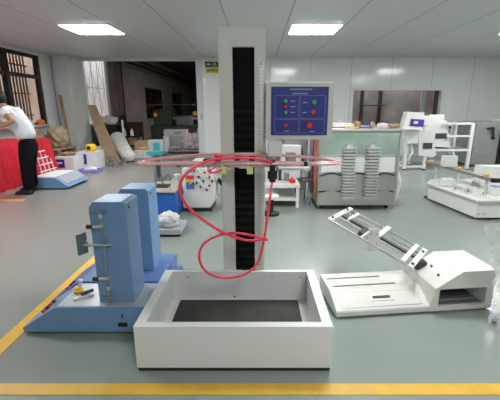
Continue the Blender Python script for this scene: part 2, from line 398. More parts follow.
# control panel
cp = MB().box(.048, .477, 2.31, 2.42, 1.203, 1.556).obj('control_panel', 'cream', t, .004)
fp = MB().box(.083, .440, 2.302, 2.312, 1.232, 1.528).obj('panel_face', 'panelblue', cp)
g = MB()
for z, a, b_ in ((1.512, .20, .335), (1.487, .215, .30)):
    x = a
    while x < b_: g.box(x, x+.010, 2.299, 2.302, z-.004, z+.004); x += .014
for x0, x1, z0, z1 in ((.105, .255, 1.335, 1.475), (.265, .42, 1.335, 1.475), (.105, .255, 1.245, 1.328), (.265, .42, 1.245, 1.328)):
    g.box(x0, x1, 2.3005, 2.302, z0, z0+.0015).box(x0, x1, 2.3005, 2.302, z1, z1+.0015).box(x0, x0+.0015, 2.3005, 2.302, z0, z1).box(x1, x1+.0015, 2.3005, 2.302, z0, z1)
for x, z in ((.205, 1.44), (.205, 1.405), (.205, 1.37), (.28, 1.43), (.28, 1.37), (.17, 1.255), (.33, 1.252)): g.box(x, x+.028, 2.3003, 2.302, z, z+.006)
g.obj('panel_print', mat('pale_blue_print', (.34, .37, .60), .5), fp)
for x, z, r, m, l in ((.172, 1.442, .0115, 'green', 'green push button'), (.172, 1.408, .011, 'red', 'red push button'), (.172, 1.373, .0115, 'green', 'green push button'), (.350, 1.435, .0135, 'green', 'large green push button'), (.345, 1.375, .014, 'red', 'red push button'), (.175, 1.295, .0115, 'red', 'red push button'), (.325, 1.295, .0185, 'red', 'large red emergency stop button')):
    o = MB().cyl((x, 2.285, z), (x, 2.301, z), r, 18).obj('push_button', m, cp, .002); o['label'] = l
MB().box(.046, .07, 2.42, 2.48, 1.22, 1.54).obj('panel_bracket', 'cream', t)
# motor head under the panel and the valve
mh = MB().box(.063, .148, 2.17, 2.27, 1.112, 1.203).obj('motor_housing', 'white', t, .004)
MB().box(.11, .15, 2.27, 2.33, 1.15, 1.2).obj('motor_bracket', 'steeld', t)
MB().cyl((.088, 2.12, 1.03), (.088, 2.12, 1.095), .018).cyl((.088, 2.12, .985), (.088, 2.12, 1.03), .03, 16).cyl((.088, 2.12, .965), (.088, 2.12, .985), .02, 12).obj('valve', 'black', t)
# nozzle arm
arm = MB().box(-.47, .22, 2.14, 2.165, 1.050, 1.083).box(-.47, .22, 2.19, 2.205, 1.06, 1.08).obj('spray_arm', 'offw', t, .003)
MB().box(-.115, -.06, 2.12, 2.38, 1.045, 1.09).obj('arm_carriage', 'alu', t, .003)
for x in (-.40, -.30, -.215, -.06, .03, .12):
    MB().lathe((x, 2.13, 1.025), [(.004, 0), (.009, .008), (.009, .03), (.014, .032), (.014, .05)], 10).obj('spray_nozzle', 'alu', arm)
for x in (-.208, -.048):
    MB().box(x-.018, x+.018, 2.118, 2.14, 1.012, 1.057).obj('hose_clip', 'tag', arm, .002)
for x in (-.15, -.01): MB().cyl((x, 2.13, 1.075), (x, 2.142, 1.075), .008, 10).obj('screw', 'screw', arm)
MB().cyl((.12, 2.1, 1.055), (.27, 2.1, 1.052), .013, 14).cyl((.27, 2.1, 1.052), (.31, 2.1, 1.052), .017, 14).obj('arm_cylinder', 'alu', arm)
MB().cyl((.285, 2.1, 1.062), (.285, 2.1, 1.09), .012, 10).obj('port', 'black', arm)
MB().cyl((-.50, 2.15, 1.068), (-.47, 2.15, 1.068), .015, 12).obj('arm_end_cap', 'dark', arm)
MB().box(-.33, -.29, 2.12, 2.2, 1.0835, 1.10).obj('sensor_block', 'dark', arm)
MB().box(-.252, -.215, 2.05, 2.11, 1.10, 1.135).obj('hose_fitting', 'red', t, .003)
MB().tube([(-.215, 2.09, 1.045), (-.25, 2.07, 1.032), (-.29, 2.07, 1.04), (-.25, 2.09, 1.06)], .006).obj('red_hose_end', 'hose', t, smooth=True)
H = [(0.088, 2.12, 0.97), (0.08, 2.1, .93), (0.067, 2.07, 0.832), (0.037, 2.05, 0.615), (0.0, 2.03, 0.478), (-0.08, 2.0, 0.411), (-0.202, 1.98, 0.395), (-0.303, 1.97, 0.433), (-0.348, 1.97, 0.505), (-0.34, 1.98, 0.591), (-0.275, 2.0, 0.647), (-0.157, 2.02, 0.671), (-0.048, 2.03, 0.655), (0.061, 2.02, 0.625)]
MB().tube(H, .0075).obj('lower_hose_loop', 'hose', t, smooth=True)
H = [(0.055, 2.015, 0.64), (-0.06, 2.0, 0.632), (-0.197, 1.985, 0.683), (-0.321, 1.97, 0.772), (-0.403, 1.96, 0.854), (-0.439, 1.95, 0.937), (-0.425, 1.96, 1.016), (-0.358, 1.99, 1.075), (-0.264, 2.03, 1.112), (-0.162, 2.05, 1.120), (-0.047, 2.07, 1.118), (0.035, 2.08, 1.104), (0.083, 2.1, 1.083)]
MB().tube(H, .0085).obj('upper_hose_loop', 'hose', t, smooth=True)
hp = [(-.118+.63*math.cos(a), 2.215+.115*math.sin(a), 1.092+.012*math.sin(a)-.026*math.cos(a)**2) for a in [2*PI*k/40 for k in range(40)]]
MB().tube(hp, .0075, closed=True, smooth=False).obj('hose_ring', 'pink', t, smooth=True)
MB().tube([(p[0]*.965-.006, 2.215+(p[1]-2.215)*.93, p[2]+.009) for p in hp], .0065, closed=True, smooth=False).obj('hose_ring', 'pink', t, smooth=True)

# ================================================================== pale blue two column machine on the left
t = thing('blue_clamp_tester', (-1.1, 1.984, 0), 'pale blue bench tester with two upright columns, left of the white basin', 'test machine')
MB().prism([(-1.492, .014), (-.69, .014), (-.69, .19), (-1.275, .19), (-1.50, .045)], 1.984, 2.30).obj('base', 'blue', t, .003)
MB().prism([(-1.492, .014), (-.69, .014), (-.69, .205), (-1.275, .205), (-1.50, .045)], 2.301, 2.80).obj('base_rear', 'dblue', t, .003)
MB().box(-1.262, -.70, 1.992, 2.295, .1905, .194).obj('bench_plate', 'plate', t)
for x in (-1.44, -.76):
    for y in (2.03, 2.72): MB().cyl((x, y, 0), (x, y, .014), .025, 14).obj('foot', 'black', t)
for k, (y, m) in enumerate(((2.035, 'red'), (2.075, 'dark'), (2.115, 'red'), (2.155, 'dark'), (2.335, 'red'), (2.385, 'dark'), (2.425, 'dark'))):
    x = -1.375; z = .125; nx, nz = -.54, .84
    o = MB().cyl((x, y, z), (x+nx*.02, y, z+nz*.02), .013, 12).obj('push_button', m, t)
    o['label'] = ('red' if m == 'red' else 'black')+' push button on the sloping end'
MB().box(-.888, -.828, 1.978, 1.9838, .055, .084).obj('power_socket', 'black', t, .003)
for z in (.122, .14): MB().cyl((-.855, 1.984, z), (-.855, 1.978, z), .006, 8).obj('screw', 'dark', t)
def column(y, h, xo=0):
    c = MB().prism([(-1.012+xo, .194), (-.79+xo, .194), (-.79+xo, h), (-.812+xo, h+.014), (-.985+xo, h+.014), (-1.012+xo, h-.02)], y, y+.215).obj('column', 'blue', t, .004)
    MB().box(-.775+xo-.04, -.789+xo, y+.09, y+.15, h-.01, h-.004)
    MB().cyl((-.789+xo, y+.05, h-.03), (-.786+xo, y+.05, h-.03), .01, 10).obj('cap_screw', 'dark', c)
    MB().box(-1.0+xo, -.90+xo, y-.02, y, h-.045, h-.035).obj('rod_bracket', 'steeld', c)
    MB().box(-1.0+xo, -.90+xo, y-.02, y, .235, .245).obj('rod_bracket', 'steeld', c)
    MB().cyl((-.94+xo, y-.012, .2), (-.94+xo, y-.012, h-.03), .0075, 10).obj('guide_rod', 'steeld', c)
    for z in (h-.08, .29): MB().cyl((-.94+xo, y-.012, z), (-.94+xo, y-.012, z+.025), .014, 12).obj('rod_collar', 'alu', c)
    return c
c1 = column(2.035, .846)
for z in (.715, .375):
    l = MB().cyl((-.985, 2.005, z), (-.925, 2.005, z), .009, 12).obj('clamp_lever', 'alu', c1)
    MB().cyl((-1.02, 2.005, z+.002), (-.985, 2.005, z), .013, 12).obj('lever_knob', 'black', c1)
    MB().box(-.95, -.93, 2.02, 2.05, z-.012, z+.012).obj('lever_block', 'alu', c1)
MB().cyl((-1.07, 2.005, .60), (-.88, 2.005, .60), .0065, 10).cyl((-1.035, 2.005, .60), (-1.0, 2.005, .60), .011, 12).cyl((-1.03, 2.005, .60), (-1.03, 2.005, .63), .007, 8).obj('probe_rod', 'alu', c1)
MB().hull([(x, y, z) for x, y in ((-1.078, 1.975), (-1.048, 2.03), (-1.068, 1.97), (-1.038, 2.025)) for z in (.545, .675)]).obj('probe_plate', mat('grey_green_metal', (.12, .16, .17), .45), c1)
c2 = column(2.48, .825, .0)
MB().box(-.69, -.60, 2.35, 2.62, .10, .18).obj('drive_housing', 'dblue', t, .004)
tj = thing('test_jig', (-1.18, 2.15, .194), 'small yellow and white jig lying on the blue machine bench plate', 'jig')
MB().lathe((-1.215, 2.17, .2), [(.03, 0), (.033, .012), (.02, .02), (.02, .03)], 14).obj('jig_base', 'yellow', tj)
MB().cyl((-1.20, 2.17, .235), (-1.19, 2.17, .285), .013, 10).obj('jig_post', 'white', tj)
MB().box(-.07, .03, -.02, .02, 0, .012).obj('jig_plate', 'alu', tj, mtx=Matrix.Translation((-1.145, 2.11, .195)) @ Matrix.Rotation(.7, 4, 'Z'))
MB().box(-.04, .04, -.007, .007, .012, .03).obj('jig_clamp', 'dark', tj, mtx=Matrix.Translation((-1.135, 2.13, .196)) @ Matrix.Rotation(.8, 4, 'Z'))

# ================================================================== white low machine on the right with inclined rail
t = thing('inclined_rail_tester', (.535, 2.151, 0), 'white low tester with an inclined twin rail slide, right of the basin', 'test machine', rot=math.radians(6.3))
LM = t.matrix_basis.copy()
def lo(mb, name, m, par=t, **k): return mb.obj(name, m, par, mtx=LM, **k)
def sweepx(mb, poly, x0, x1): return mb.prism([(a, b_) for a, b_ in poly], x0, x1, lambda a, y, b_: (y, a, b_))
lo(sweepx(MB(), [(0, .012), (.42, .012), (.42, .128), (.17, .128), (.008, .055), (0, .045)], 0, .685), 'left_housing', 'cream', bevel=.003)
lo(MB().prism([(.68, .012), (1.145, .012), (1.145, .045), (.68, .045)], -.002, .36), 'rail_base', 'cream')
rh = MB()
front = [(.68, .045), (.725, .185), (.893, .305), (1.145, .305), (1.145, .045)]
# front sheet with the tunnel opening left open
def rim(poly, y0, y1):
    return MB().prism(poly, y0, y1)
rh.prism([(.665, .012), (.735, .012), (.735, .19), (.705, .185)], 0, .36)
rh.prism([(.735, .178), (1.09, .178), (1.09, .305), (.893, .305), (.705, .185)], 0, .36)
rh.prism([(1.09, .012), (1.145, .012), (1.145, .305), (1.09, .305)], 0, .36)
rh.prism([(.735, .046), (1.09, .046), (1.09, .178), (.735, .178)], .28, .36)
lo(rh, 'right_housing', 'cream')
lo(MB().box(.74, 1.085, .02, .27, .0465, .05), 'tunnel_floor', 'steeld')
lo(MB().box(.735, 1.09, .274, .2795, .05, .178), 'tunnel_back', 'dark')
lo(MB().cyl((.76, .12, .09), (1.07, .2, .13), .008, 8).cyl((.78, .06, .06), (1.06, .06, .06), .006, 8), 'tunnel_rod', 'steeld')
# inclined front panel and its handle
def inc(u, s, lift=0):  # point on the inclined panel: s 0..1 up the slope
    y = .008+(.17-.008)*s; z = .055+(.128-.055)*s; L = math.hypot(.162, .073)
    return (u, y-.073/L*lift, z+.162/L*lift)
def slab(u0, u1, s0, s1, l0, l1): return MB().hull([inc(u, s, l) for u in (u0, u1) for s in (s0, s1) for l in (l0, l1)])
lo(slab(.045, .63, .08, .80, .0, .0015), 'panel_gap', 'steeld')
lo(slab(.049, .626, .10, .78, .0, .003), 'drawer_front', 'cream')
hd = lo(slab(.27, .44, .34, .66, .003, .007), 'name_plate', 'alu')
lo(slab(.29, .42, .44, .56, .007, .009), 'plate_print', 'dark', par=hd)
for v in (.215, .335):
    x0, x1 = (.04, .52) if v < .3 else (.03, .45)
    lo(MB().box(x0, x1, v-.006, v+.006, .1282, .1305), 'slot', 'dark')
for x, y in ((.05, .04), (.62, .04), (1.09, .04), (.05, .38), (1.09, .32)): lo(MB().cyl((x, y, 0), (x, y, .012), .018, 12), 'foot', 'black')
for a, b_ in ((.78, .10), (.80, .22)):
    z = .185+(.305-.185)*(a-.705)/(.893-.705)
    lo(MB().cyl((a, b_, z), (a-.006, b_, z+.011), .009, 10), 'slope_screw', 'dark')
# the inclined rail assembly, swivelled on the back of the housing
th = math.radians(19.5); yw = math.radians(38); Lr = .70
RD = Vector((-math.cos(yw)*math.cos(th), math.sin(yw)*math.cos(th), math.sin(th)))     # along the rails, upwards
RW = Vector((math.sin(yw), math.cos(yw), 0))                                            # across
RN = RW.cross(RD)*-1
RN = RN if RN.z > 0 else -RN
P0 = Vector((1.238, 2.55, .272))
def rp(s, v, n=0): return P0+RD*s+RW*v+RN*n
def rbox(s0, s1, v0, v1, n0, n1): return MB().hull([rp(s, v, n) for s in (s0, s1) for v in (v0, v1) for n in (n0, n1)])
ra = rbox(-.02, .02, -.215, .215, -.012, .012).obj('rail_end_block', 'cream', t, .002)
rbox(.05, .085, -.19, .215, -.012, .012).obj('rail_end_block', 'cream', t, .002)
rb = rbox(Lr-.02, Lr+.02, -.215, .215, -.012, .012).obj('rail_end_block', 'cream', t, .002)
rbox(Lr-.10, Lr-.075, -.02, .19, -.01, .01).obj('rail_cross_bar', 'cream', t, .002)
for v in (-.2, .2):
    MB().cyl(rp(0, v), rp(Lr, v), .0075, 12).obj('guide_rail', 'steel', t)
for v in (-.06, .10): MB().cyl(rp(0, v), rp(Lr, v), .007, 12).obj('guide_rail', 'steel', t)
rbox(.0, Lr, -.018, .018, -.01, .006).obj('lead_screw', 'dark', t)
MB().hull([(x, y, z) for x, y in ((1.21, 2.50), (1.29, 2.50), (1.21, 2.56), (1.29, 2.56)) for z in (.20, .262)]).obj('pivot_block', 'dark', t)
for o_, s_ in ((ra, 0), (rb, Lr)):
    for v in (-.16, .13): MB().cyl(rp(s_, v, .012), rp(s_, v, .022), .012, 10).obj('bolt', 'dark', o_)
cr = rbox(.31, .35, -.05, .215, .008, .03).obj('carriage', 'cream', t, .002)
c0 = rp(.36, -.08, .02)
MB().box(c0.x-.045, c0.x+.035, c0.y-.03, c0.y-.02, c0.z-.12, c0.z+.06).obj('carriage_plate', 'cream', cr)
rbox(.42, .46, -.15, -.05, -.02, .02).obj('sensor', 'dark', cr)
rbox(.405, .42, -.20, -.02, -.012, .012).obj('sensor_bar', 'cream', cr)
for q in ((-.03, .02), (.02, .02), (-.03, -.06), (.02, -.06)): MB().cyl((c0.x+q[0], c0.y-.03, c0.z+q[1]), (c0.x+q[0], c0.y-.035, c0.z+q[1]), .005, 8).obj('bolt', 'dark', cr)

# crumpled clear plastic bag at the right edge
b = MB(); R = 18; K = 22
rg = []
for i in range(R):
    z = .002+.72*i/(R-1); row = []
    for k in range(K):
        a = 2*PI*k/K; w = 1+.35*noise.noise(Vector((math.cos(a)*2, math.sin(a)*2, z*9)))
        row.append(b.bm.verts.new((1.655-.24*z+.12*w*math.cos(a), 1.97+.10*w*math.sin(a), z)))
    rg.append(row)
for A, B in zip(rg, rg[1:]):
    for k in range(K): b.bm.faces.new([A[k], A[(k+1) % K], B[(k+1) % K], B[k]])
tag(b.obj('plastic_bag', 'film'), 'crumpled clear plastic bag standing at the right edge beside the white rail tester', 'plastic bag')

bb = MB(); bb.blob((1.60, 2.12, .035), (.04, .03, .03), .6, 4, 3, 77)
tag(bb.obj('film_scrap', mat('crumpled_film', (.62, .62, .72), .3, var=.2, scale=30), smooth=False), 'small crumpled whitish film scrap on the floor at the right end of the rail tester', 'film scrap')

# ================================================================== person
def skin(name, joints, edges, mt, parent=None, sub=2, root=0):
    me = bpy.data.meshes.new(name); me.from_pydata([j[0] for j in joints], edges, []); me.update()
    o = bpy.data.objects.new(name, me); C.objects.link(o)
    o.modifiers.new('skin', 'SKIN').use_smooth_shade = True
    if not me.skin_vertices: me.attributes  # created by the modifier
    sv = me.skin_vertices[0].data if me.skin_vertices else None
    if sv is None:
        bpy.context.view_layer.objects.active = o; o.select_set(True)
        bpy.ops.mesh.customdata_skin_add(); sv = me.skin_vertices[0].data
    for i, j in enumerate(joints):
        r = j[1]; sv[i].radius = r if isinstance(r, tuple) else (r, r); sv[i].use_root = (i == root)
    s = o.modifiers.new('sub', 'SUBSURF'); s.levels = sub; s.render_levels = sub
    me.materials.append(M[mt])
    if parent: o.parent = parent
    return o
pt = thing('person', (0, 0, 0), 'person in white t-shirt and black trousers leaning over the red covered table', 'person')
PX, PY = -3.86, 5.92
hipc = (PX+.04, PY, .93)
# torso leans towards the table (towards -x); the right arm is nearer the camera
ch = (PX-.08, PY, 1.20)
def shl(s): return (PX-.17, PY+s*.16, 1.355)
body = skin('body', [
    (hipc, (.08, .10)), (ch, (.09, .12)), ((PX-.18, PY, 1.37), (.06, .09)), ((PX-.24, PY, 1.42), .05), ((PX-.285, PY, 1.475), (.06, .06)), ((PX-.31, PY, 1.53), (.085, .078)),
    (shl(-1), .05), ((PX+.05, PY-.25, 1.20), .042), ((PX-.14, PY-.26, 1.13), .035), ((PX-.30, PY-.22, 1.10), .024),
    (shl(1), .05), ((PX-.02, PY+.25, 1.18), .042), ((PX-.20, PY+.24, 1.11), .034), ((PX-.36, PY+.18, 1.08), .024),
    ((PX+.05, PY-.09, .82), .07), ((PX+.02, PY-.12, .48), .05), ((PX+.03, PY-.13, .12), .03),
    ((PX+.02, PY+.09, .82), .07), ((PX-.06, PY+.12, .48), .05), ((PX-.06, PY+.13, .12), .03)],
    [(0,1),(1,2),(2,3),(3,4),(4,5),(2,6),(6,7),(7,8),(8,9),(2,10),(10,11),(11,12),(12,13),(0,14),(14,15),(15,16),(0,17),(17,18),(18,19)], 'skin', pt)
# hands with fingers
for s, hx in ((-1, -.30), (1, -.36)):
    w = Vector((PX+hx, PY+s*(.22 if s < 0 else .18), 1.10 if s < 0 else 1.08))
    J = [(tuple(w), (.02, .014)), (tuple(w+Vector((-.04, 0, -.008))), (.034, .014)), (tuple(w+Vector((-.075, 0, -.014))), (.034, .012))]; E_ = [(0, 1), (1, 2)]
    for f, (dy, L) in enumerate(((-.03, .065), (-.01, .078), (.01, .073), (.03, .056))):
        i = len(J); J += [(tuple(w+Vector((-.085, dy, -.016))), .009), (tuple(w+Vector((-.085-L*.55, dy*1.1, -.03))), .0085), (tuple(w+Vector((-.085-L*.9, dy*1.1, -.055))), .007)]
        E_ += [(2, i), (i, i+1), (i+1, i+2)]
    i = len(J); J += [(tuple(w+Vector((-.03, -s*.035, -.012))), .011), (tuple(w+Vector((-.065, -s*.058, -.028))), .009), (tuple(w+Vector((-.09, -s*.06, -.045))), .008)]
    E_ += [(1, i), (i, i+1), (i+1, i+2)]
    skin('hand', J, E_, 'skin', pt, 1)
skin('shirt', [
    ((PX+.05, PY, .87), (.165, .175)), ((PX+.035, PY, 1.03), (.145, .165)), (ch, (.14, .175)), ((PX-.17, PY, 1.36), (.10, .13)), ((PX-.215, PY, 1.40), .065),
    ((PX-.15, PY-.17, 1.345), .075), ((PX-.065, PY-.215, 1.275), .066), ((PX-.15, PY+.17, 1.345), .075), ((PX-.08, PY+.215, 1.265), .066)],
    [(0,1),(1,2),(2,3),(3,4),(3,5),(5,6),(3,7),(7,8)], 'shirt', pt, root=2)
skin('trousers', [
    ((PX+.05, PY, .97), (.125, .145)), ((PX+.05, PY, .86), (.13, .155)), ((PX+.06, PY-.085, .72), .12), ((PX+.04, PY-.115, .46), .10), ((PX+.03, PY-.13, .06), .085),
    ((PX+.03, PY+.085, .72), .12), ((PX-.04, PY+.115, .46), .10), ((PX-.06, PY+.13, .06), .085)],
    [(0,1),(1,2),(2,3),(3,4),(1,5),(5,6),(6,7)], 'trouser', pt, root=1)
for s, dx in ((-1, 0), (1, -.1)):
    x, y = PX+dx, PY+s*.135
    MB().hull([(x+.08, y-.04, 0), (x+.08, y+.04, 0), (x-.2, y-.035, 0), (x-.2, y+.035, 0), (x-.17, y-.045, .02), (x-.17, y+.045, .02), (x+.09, y-.04, .03), (x+.09, y+.04, .03), (x-.19, y, .05), (x-.02, y-.04, .085), (x-.02, y+.04, .085), (x+.08, y, .1)]).obj('shoe', 'black', pt, .008)
b = MB(); o = bmesh.ops.create_icosphere(b.bm, subdivisions=3, radius=1)
hc = Vector((PX-.315, PY, 1.535))
for v in o['verts']:
    d = v.co.copy(); v.co = hc+Vector((d.x*.112+.014, d.y*.098, d.z*.108+.016))
dl = [v for v in b.bm.verts if (v.co.x-hc.x) < -.045 and v.co.z < hc.z+.03]
bmesh.ops.delete(b.bm, geom=dl, context='VERTS')
b.obj('hair', 'hair', pt, smooth=True)
MB().hull([(hc.x-.095, hc.y, hc.z-.02), (hc.x-.122, hc.y, hc.z-.045), (hc.x-.095, hc.y-.015, hc.z-.05), (hc.x-.095, hc.y+.015, hc.z-.05), (hc.x-.07, hc.y, hc.z-.05)]).obj('nose', 'skin', pt, smooth=True)
for s in (-1, 1):
    b = MB(); b.blob((hc.x-.088, hc.y+s*.032, hc.z-.012), (.011, .012, .008), 0, sub=2); b.obj('eye', 'black', pt, smooth=True)
    b = MB(); b.blob((hc.x+.0, hc.y+s*.088, hc.z-.025), (.018, .01, .03), 0, sub=2); b.obj('ear', 'skin', pt, smooth=True)
b = MB(); b.blob((hc.x-.088, hc.y, hc.z-.072), (.01, .022, .006), 0, sub=2); b.obj('mouth', mat('lips', (.35, .12, .10), .5), pt, smooth=True)

# ================================================================== left side: red table and what stands round it
rt = thing('worktable', (-4.85, 6.6, 0), 'worktable covered down to the floor with red cloth, on the left', 'table')
MB().box(-5.3, -4.45, 5.3, 7.58, .74, .77).obj('tabletop', 'offw', rt)
for x in (-5.25, -4.5):
    for y in (5.35, 7.52): MB().box(x-.02, x+.02, y-.02, y+.02, 0, .74).obj('leg', 'steeld', rt)
b = MB(); per = []
def prm(s):  # along +x side then far end, pleated
    return s
side = [(-4.43, 5.27+(7.62-5.27)*k/60) for k in range(61)]
end1 = [(-5.32+(.89)*k/20, 5.27) for k in range(20)]
end2 = [(-4.43-(.89)*k/20, 7.62) for k in range(1, 21)]
path = end1+side+end2
top = [b.bm.verts.new((x, y, .778)) for x, y in path]; bot = []; mid = []
for i, (x, y) in enumerate(path):
    w = .035*math.sin(i*.9)+.02*math.sin(i*2.3)
    nx = 1 if -4.44 < x else 0; ny = -1 if y < 5.28 else (1 if y > 7.61 else 0)
    bot.append(b.bm.verts.new((x+nx*(.06+w), y+ny*(.06+w), .006))); mid.append(b.bm.verts.new((x+nx*(.02+w*.4), y+ny*(.02+w*.4), .45)))
for A, B in ((top, mid), (mid, bot)):
    for i in range(len(path)-1): b.bm.faces.new([A[i], A[i+1], B[i+1], B[i]])
b.bm.faces.new(top)
tc_ = b.obj('tablecloth', 'redcloth', smooth=False)
tag(tc_, 'red cloth hanging over the worktable beside the person', 'tablecloth')
so = tc_.modifiers.new('solid', 'SOLIDIFY'); so.thickness = .006
# white papers and small white box at the person's hands
tag(MB().box(-4.62, -4.46, 5.75, 5.98, .782, .80).obj('paper_stack', 'carton'), 'white sheets on the red cloth in front of the person', 'paper')
tag(MB().box(-4.75, -4.6, 6.1, 6.25, .782, .90).obj('white_box', 'carton', bevel=.004), 'small white box on the red cloth beyond the white sheets', 'box')
# white wire rack leaning at the table
wr = MB()
for k in range(5): wr.cyl((-4.15+.0*k, 6.75+k*.0, 0), (-4.15, 6.75, .01), .004, 6)
wr = MB(); T = Matrix.Translation((-3.95, 6.62, .2205)) @ Matrix.Rotation(-.16, 4, 'Y')
for k in range(4):
    wr.cyl(T @ Vector((0, -.20+k*.13, .004)), T @ Vector((0, -.20+k*.13, .52-.09*k)), .011, 6)
for k in range(4):
    wr.cyl(T @ Vector((0, -.24, .05+k*.12)), T @ Vector((0, .28-.07*k, .05+k*.12)), .011, 6)
tag(wr.obj('wire_rack', 'offw'), 'white wire grid rack on the pale blue floor device in front of the red cloth', 'rack')
# pale blue device on the floor
t = thing('blue_floor_device', (-3.7, 6.5, 0), 'low pale blue device with a white sloping top on the floor beside the person', 'test machine')
MB().prism([(-4.02, .02), (-3.40, .02), (-3.34, .05), (-3.40, .08), (-3.58, .21), (-4.02, .21)], 6.15, 6.95, lambda x, y, z: (x+.0, y, z)).obj('housing', 'blue', t, .006)
MB().hull([(-3.572, 6.2, .206), (-3.572, 6.9, .206), (-3.415, 6.2, .092), (-3.415, 6.9, .092), (-3.566, 6.2, .214), (-3.566, 6.9, .214), (-3.409, 6.2, .100), (-3.409, 6.9, .100)]).obj('sloping_panel', 'plate', t)
MB().box(-3.98, -3.6, 6.2, 6.9, .2105, .22).obj('top_plate', 'offw', t)
MB().box(-3.95, -3.42, 6.2, 6.9, 0, .02).obj('plinth', 'dark', t)
# white cartons with purple labels
for i, (x, y, w, h) in enumerate(((-4.30, 8.03, .46, .35), (-4.04, 8.54, .48, .40))):
    t = thing('carton', (x, y, 0), ('white carton with purple label, nearer the red cloth' if i == 0 else 'white carton with purple label, farther one beside the leaning cardboard'), 'carton', 'white cartons with purple labels')
    MB().box(x-w/2, x+w/2, y-.22, y+.24, 0, h).obj('box_body', 'carton', t, .006)
    MB().box(x-w/2+.03, x-w/2+.25, y-.224, y-.2202, .12, h-.05).obj('printed_label', 'purple', t)
    MB().box(x-w/2+.08, x-w/2+.20, y-.227, y-.2242, .2, .24).obj('label_print', 'glyph', t)
tr = MB().box(-4.05, -3.58, 7.78, 8.12, 0, .02).box(-4.05, -4.03, 7.78, 8.12, .02, .06).box(-3.60, -3.58, 7.78, 8.12, .02, .06).box(-4.03, -3.60, 7.78, 7.80, .02, .06).box(-4.03, -3.60, 8.10, 8.12, .02, .06)
tag(tr.obj('shallow_tray', 'violet'), 'shallow violet plastic tray on the floor in front of the white cartons', 'tray')
b = MB(); b.blob((-3.80, 7.95, .07), (.15, .09, .06), .4, 3, 3, 3)
tag(b.obj('plastic_wrap', 'bag', smooth=True), 'crumpled whitish wrap lying in the violet tray', 'wrap')
t = thing('packed_lump', (-3.95, 8.7, .43), 'yellow and black taped object on top of the farther white carton', 'tape roll')
MB().lathe((-3.98, 8.50, .401), [(.10, 0), (.12, .04), (.12, .13), (.09, .17)], 14).obj('yellow_shell', 'yellow', t)
MB().cyl((-3.98, 8.37, .49), (-3.98, 8.40, .49), .045, 12).obj('black_hub', 'black', t)
b = MB(); b.blob((-4.32, 8.05, .392), (.17, .12, .045), .5, 3, 4, 5)
tag(b.obj('crumpled_paper', 'card', smooth=False), 'flattened brown wrapping paper on the white cartons', 'paper')
# brown sacks on a low pallet behind the table
pl = MB()
for k in range(5): pl.box(-5.7+k*.2, -5.52+k*.2, 8.38, 9.35, .42, .45)
pl.box(-5.7, -4.72, 8.45, 8.52, 0, .42).box(-5.7, -4.72, 9.2, 9.3, 0, .42)
tag(pl.obj('wooden_stand', 'card'), 'low wooden stand carrying the brown sacks under the window', 'stand')
for i, (x, y, r, s_) in enumerate(((-5.42, 8.75, (.22, .24, .26), 1), (-4.92, 8.85, (.23, .24, .30), 2))):
    b = MB(); b.blob((x, y, .45+r[2]*.8), r, .3, 2.2, 4, s_)
    tag(b.obj('sack', 'sack', smooth=True), ('bulging brown sack nearest the window behind the red table' if i == 0 else 'bulging brown sack beside the white wall strip behind the red table'), 'sack', 'brown sacks behind the red table')
b = MB(); b.blob((-5.4, 8.5, 1.0), (.12, .1, .08), .3, 3, 3, 9)
wb = MB().box(-5.73, -5.5, 7.6, 9.9, .95, .98)
struct(wb.obj('trim_9', 'pillar')); b.bm.free()
for i, (y, m, l) in enumerate(((8.9, 'bag', 'small white bundle on the window sill'), (9.35, 'orange', 'small orange red item on the window sill'))):
    b = MB(); b.blob((-5.6, y, 1.04), (.08, .13, .075), .3, 3, 3, i+4)
    tag(b.obj('sill_bundle', m, smooth=True), l, 'bundle')
# tall wooden strip leaning at wall beside pillar
tag(MB().hull([(-5.25, 9.95, 0), (-5.17, 9.95, 0), (-5.25, 9.98, 0), (-5.17, 9.98, 0), (-5.60, 10.38, 1.75), (-5.52, 10.38, 1.75), (-5.60, 10.41, 1.75), (-5.52, 10.41, 1.75)]).obj('wooden_lath', 'card'), 'thin wooden lath leaning against the pale pillar', 'lath')
# cardboard sheet leaning
def sheet(x0, z0, x1, z1, w, y0, y1, th_=.03):
    return MB().hull([(x0-w/2, y0, z0), (x0+w/2, y0, z0), (x0-w/2, y0+th_, z0), (x0+w/2, y0+th_, z0), (x1-w/3, y1, z1), (x1+w/4, y1, z1), (x1-w/3, y1+th_, z1), (x1+w/4, y1+th_, z1)])
tag(sheet(-3.92, 0, -4.68, 1.48, .42, 9.55, 10.35, .02).obj('cardboard_sheet', 'card'), 'long brown cardboard sheet leaning against the grey pillar', 'cardboard')
# green bag, grey tools
b = MB(); b.blob((-4.1, 9.08, .22), (.17, .15, .24), .35, 2.5, 4, 2)
tag(b.obj('green_bag', 'ltgreen', smooth=True), 'pale green plastic bag at the foot of the leaning cardboard sheet', 'bag')
for i, (x, y, r) in enumerate(((-3.66, 8.82, .11), (-3.40, 8.95, .10), (-3.52, 8.6, .06))):
    t = thing('metal_fitting', (x, y, 0), ['grey metal fitting nearest the violet tray', 'grey metal fitting under the leaning cardboard, rightmost of three', 'smallest grey metal fitting on the floor in front of the other two'][i], 'metal fitting', 'grey metal fittings on the floor')
    MB().lathe((x, y, 0), [(r, 0), (r, .05), (r*.5, .06), (r*.45, .14), (r*.7, .15), (r*.7, .18)], 14).obj('flange', 'junk', t)
    MB().cyl((x-r*1.2, y, .09), (x+r*1.2, y, .11), .03, 10).obj('cross_tube', 'steeld', t)
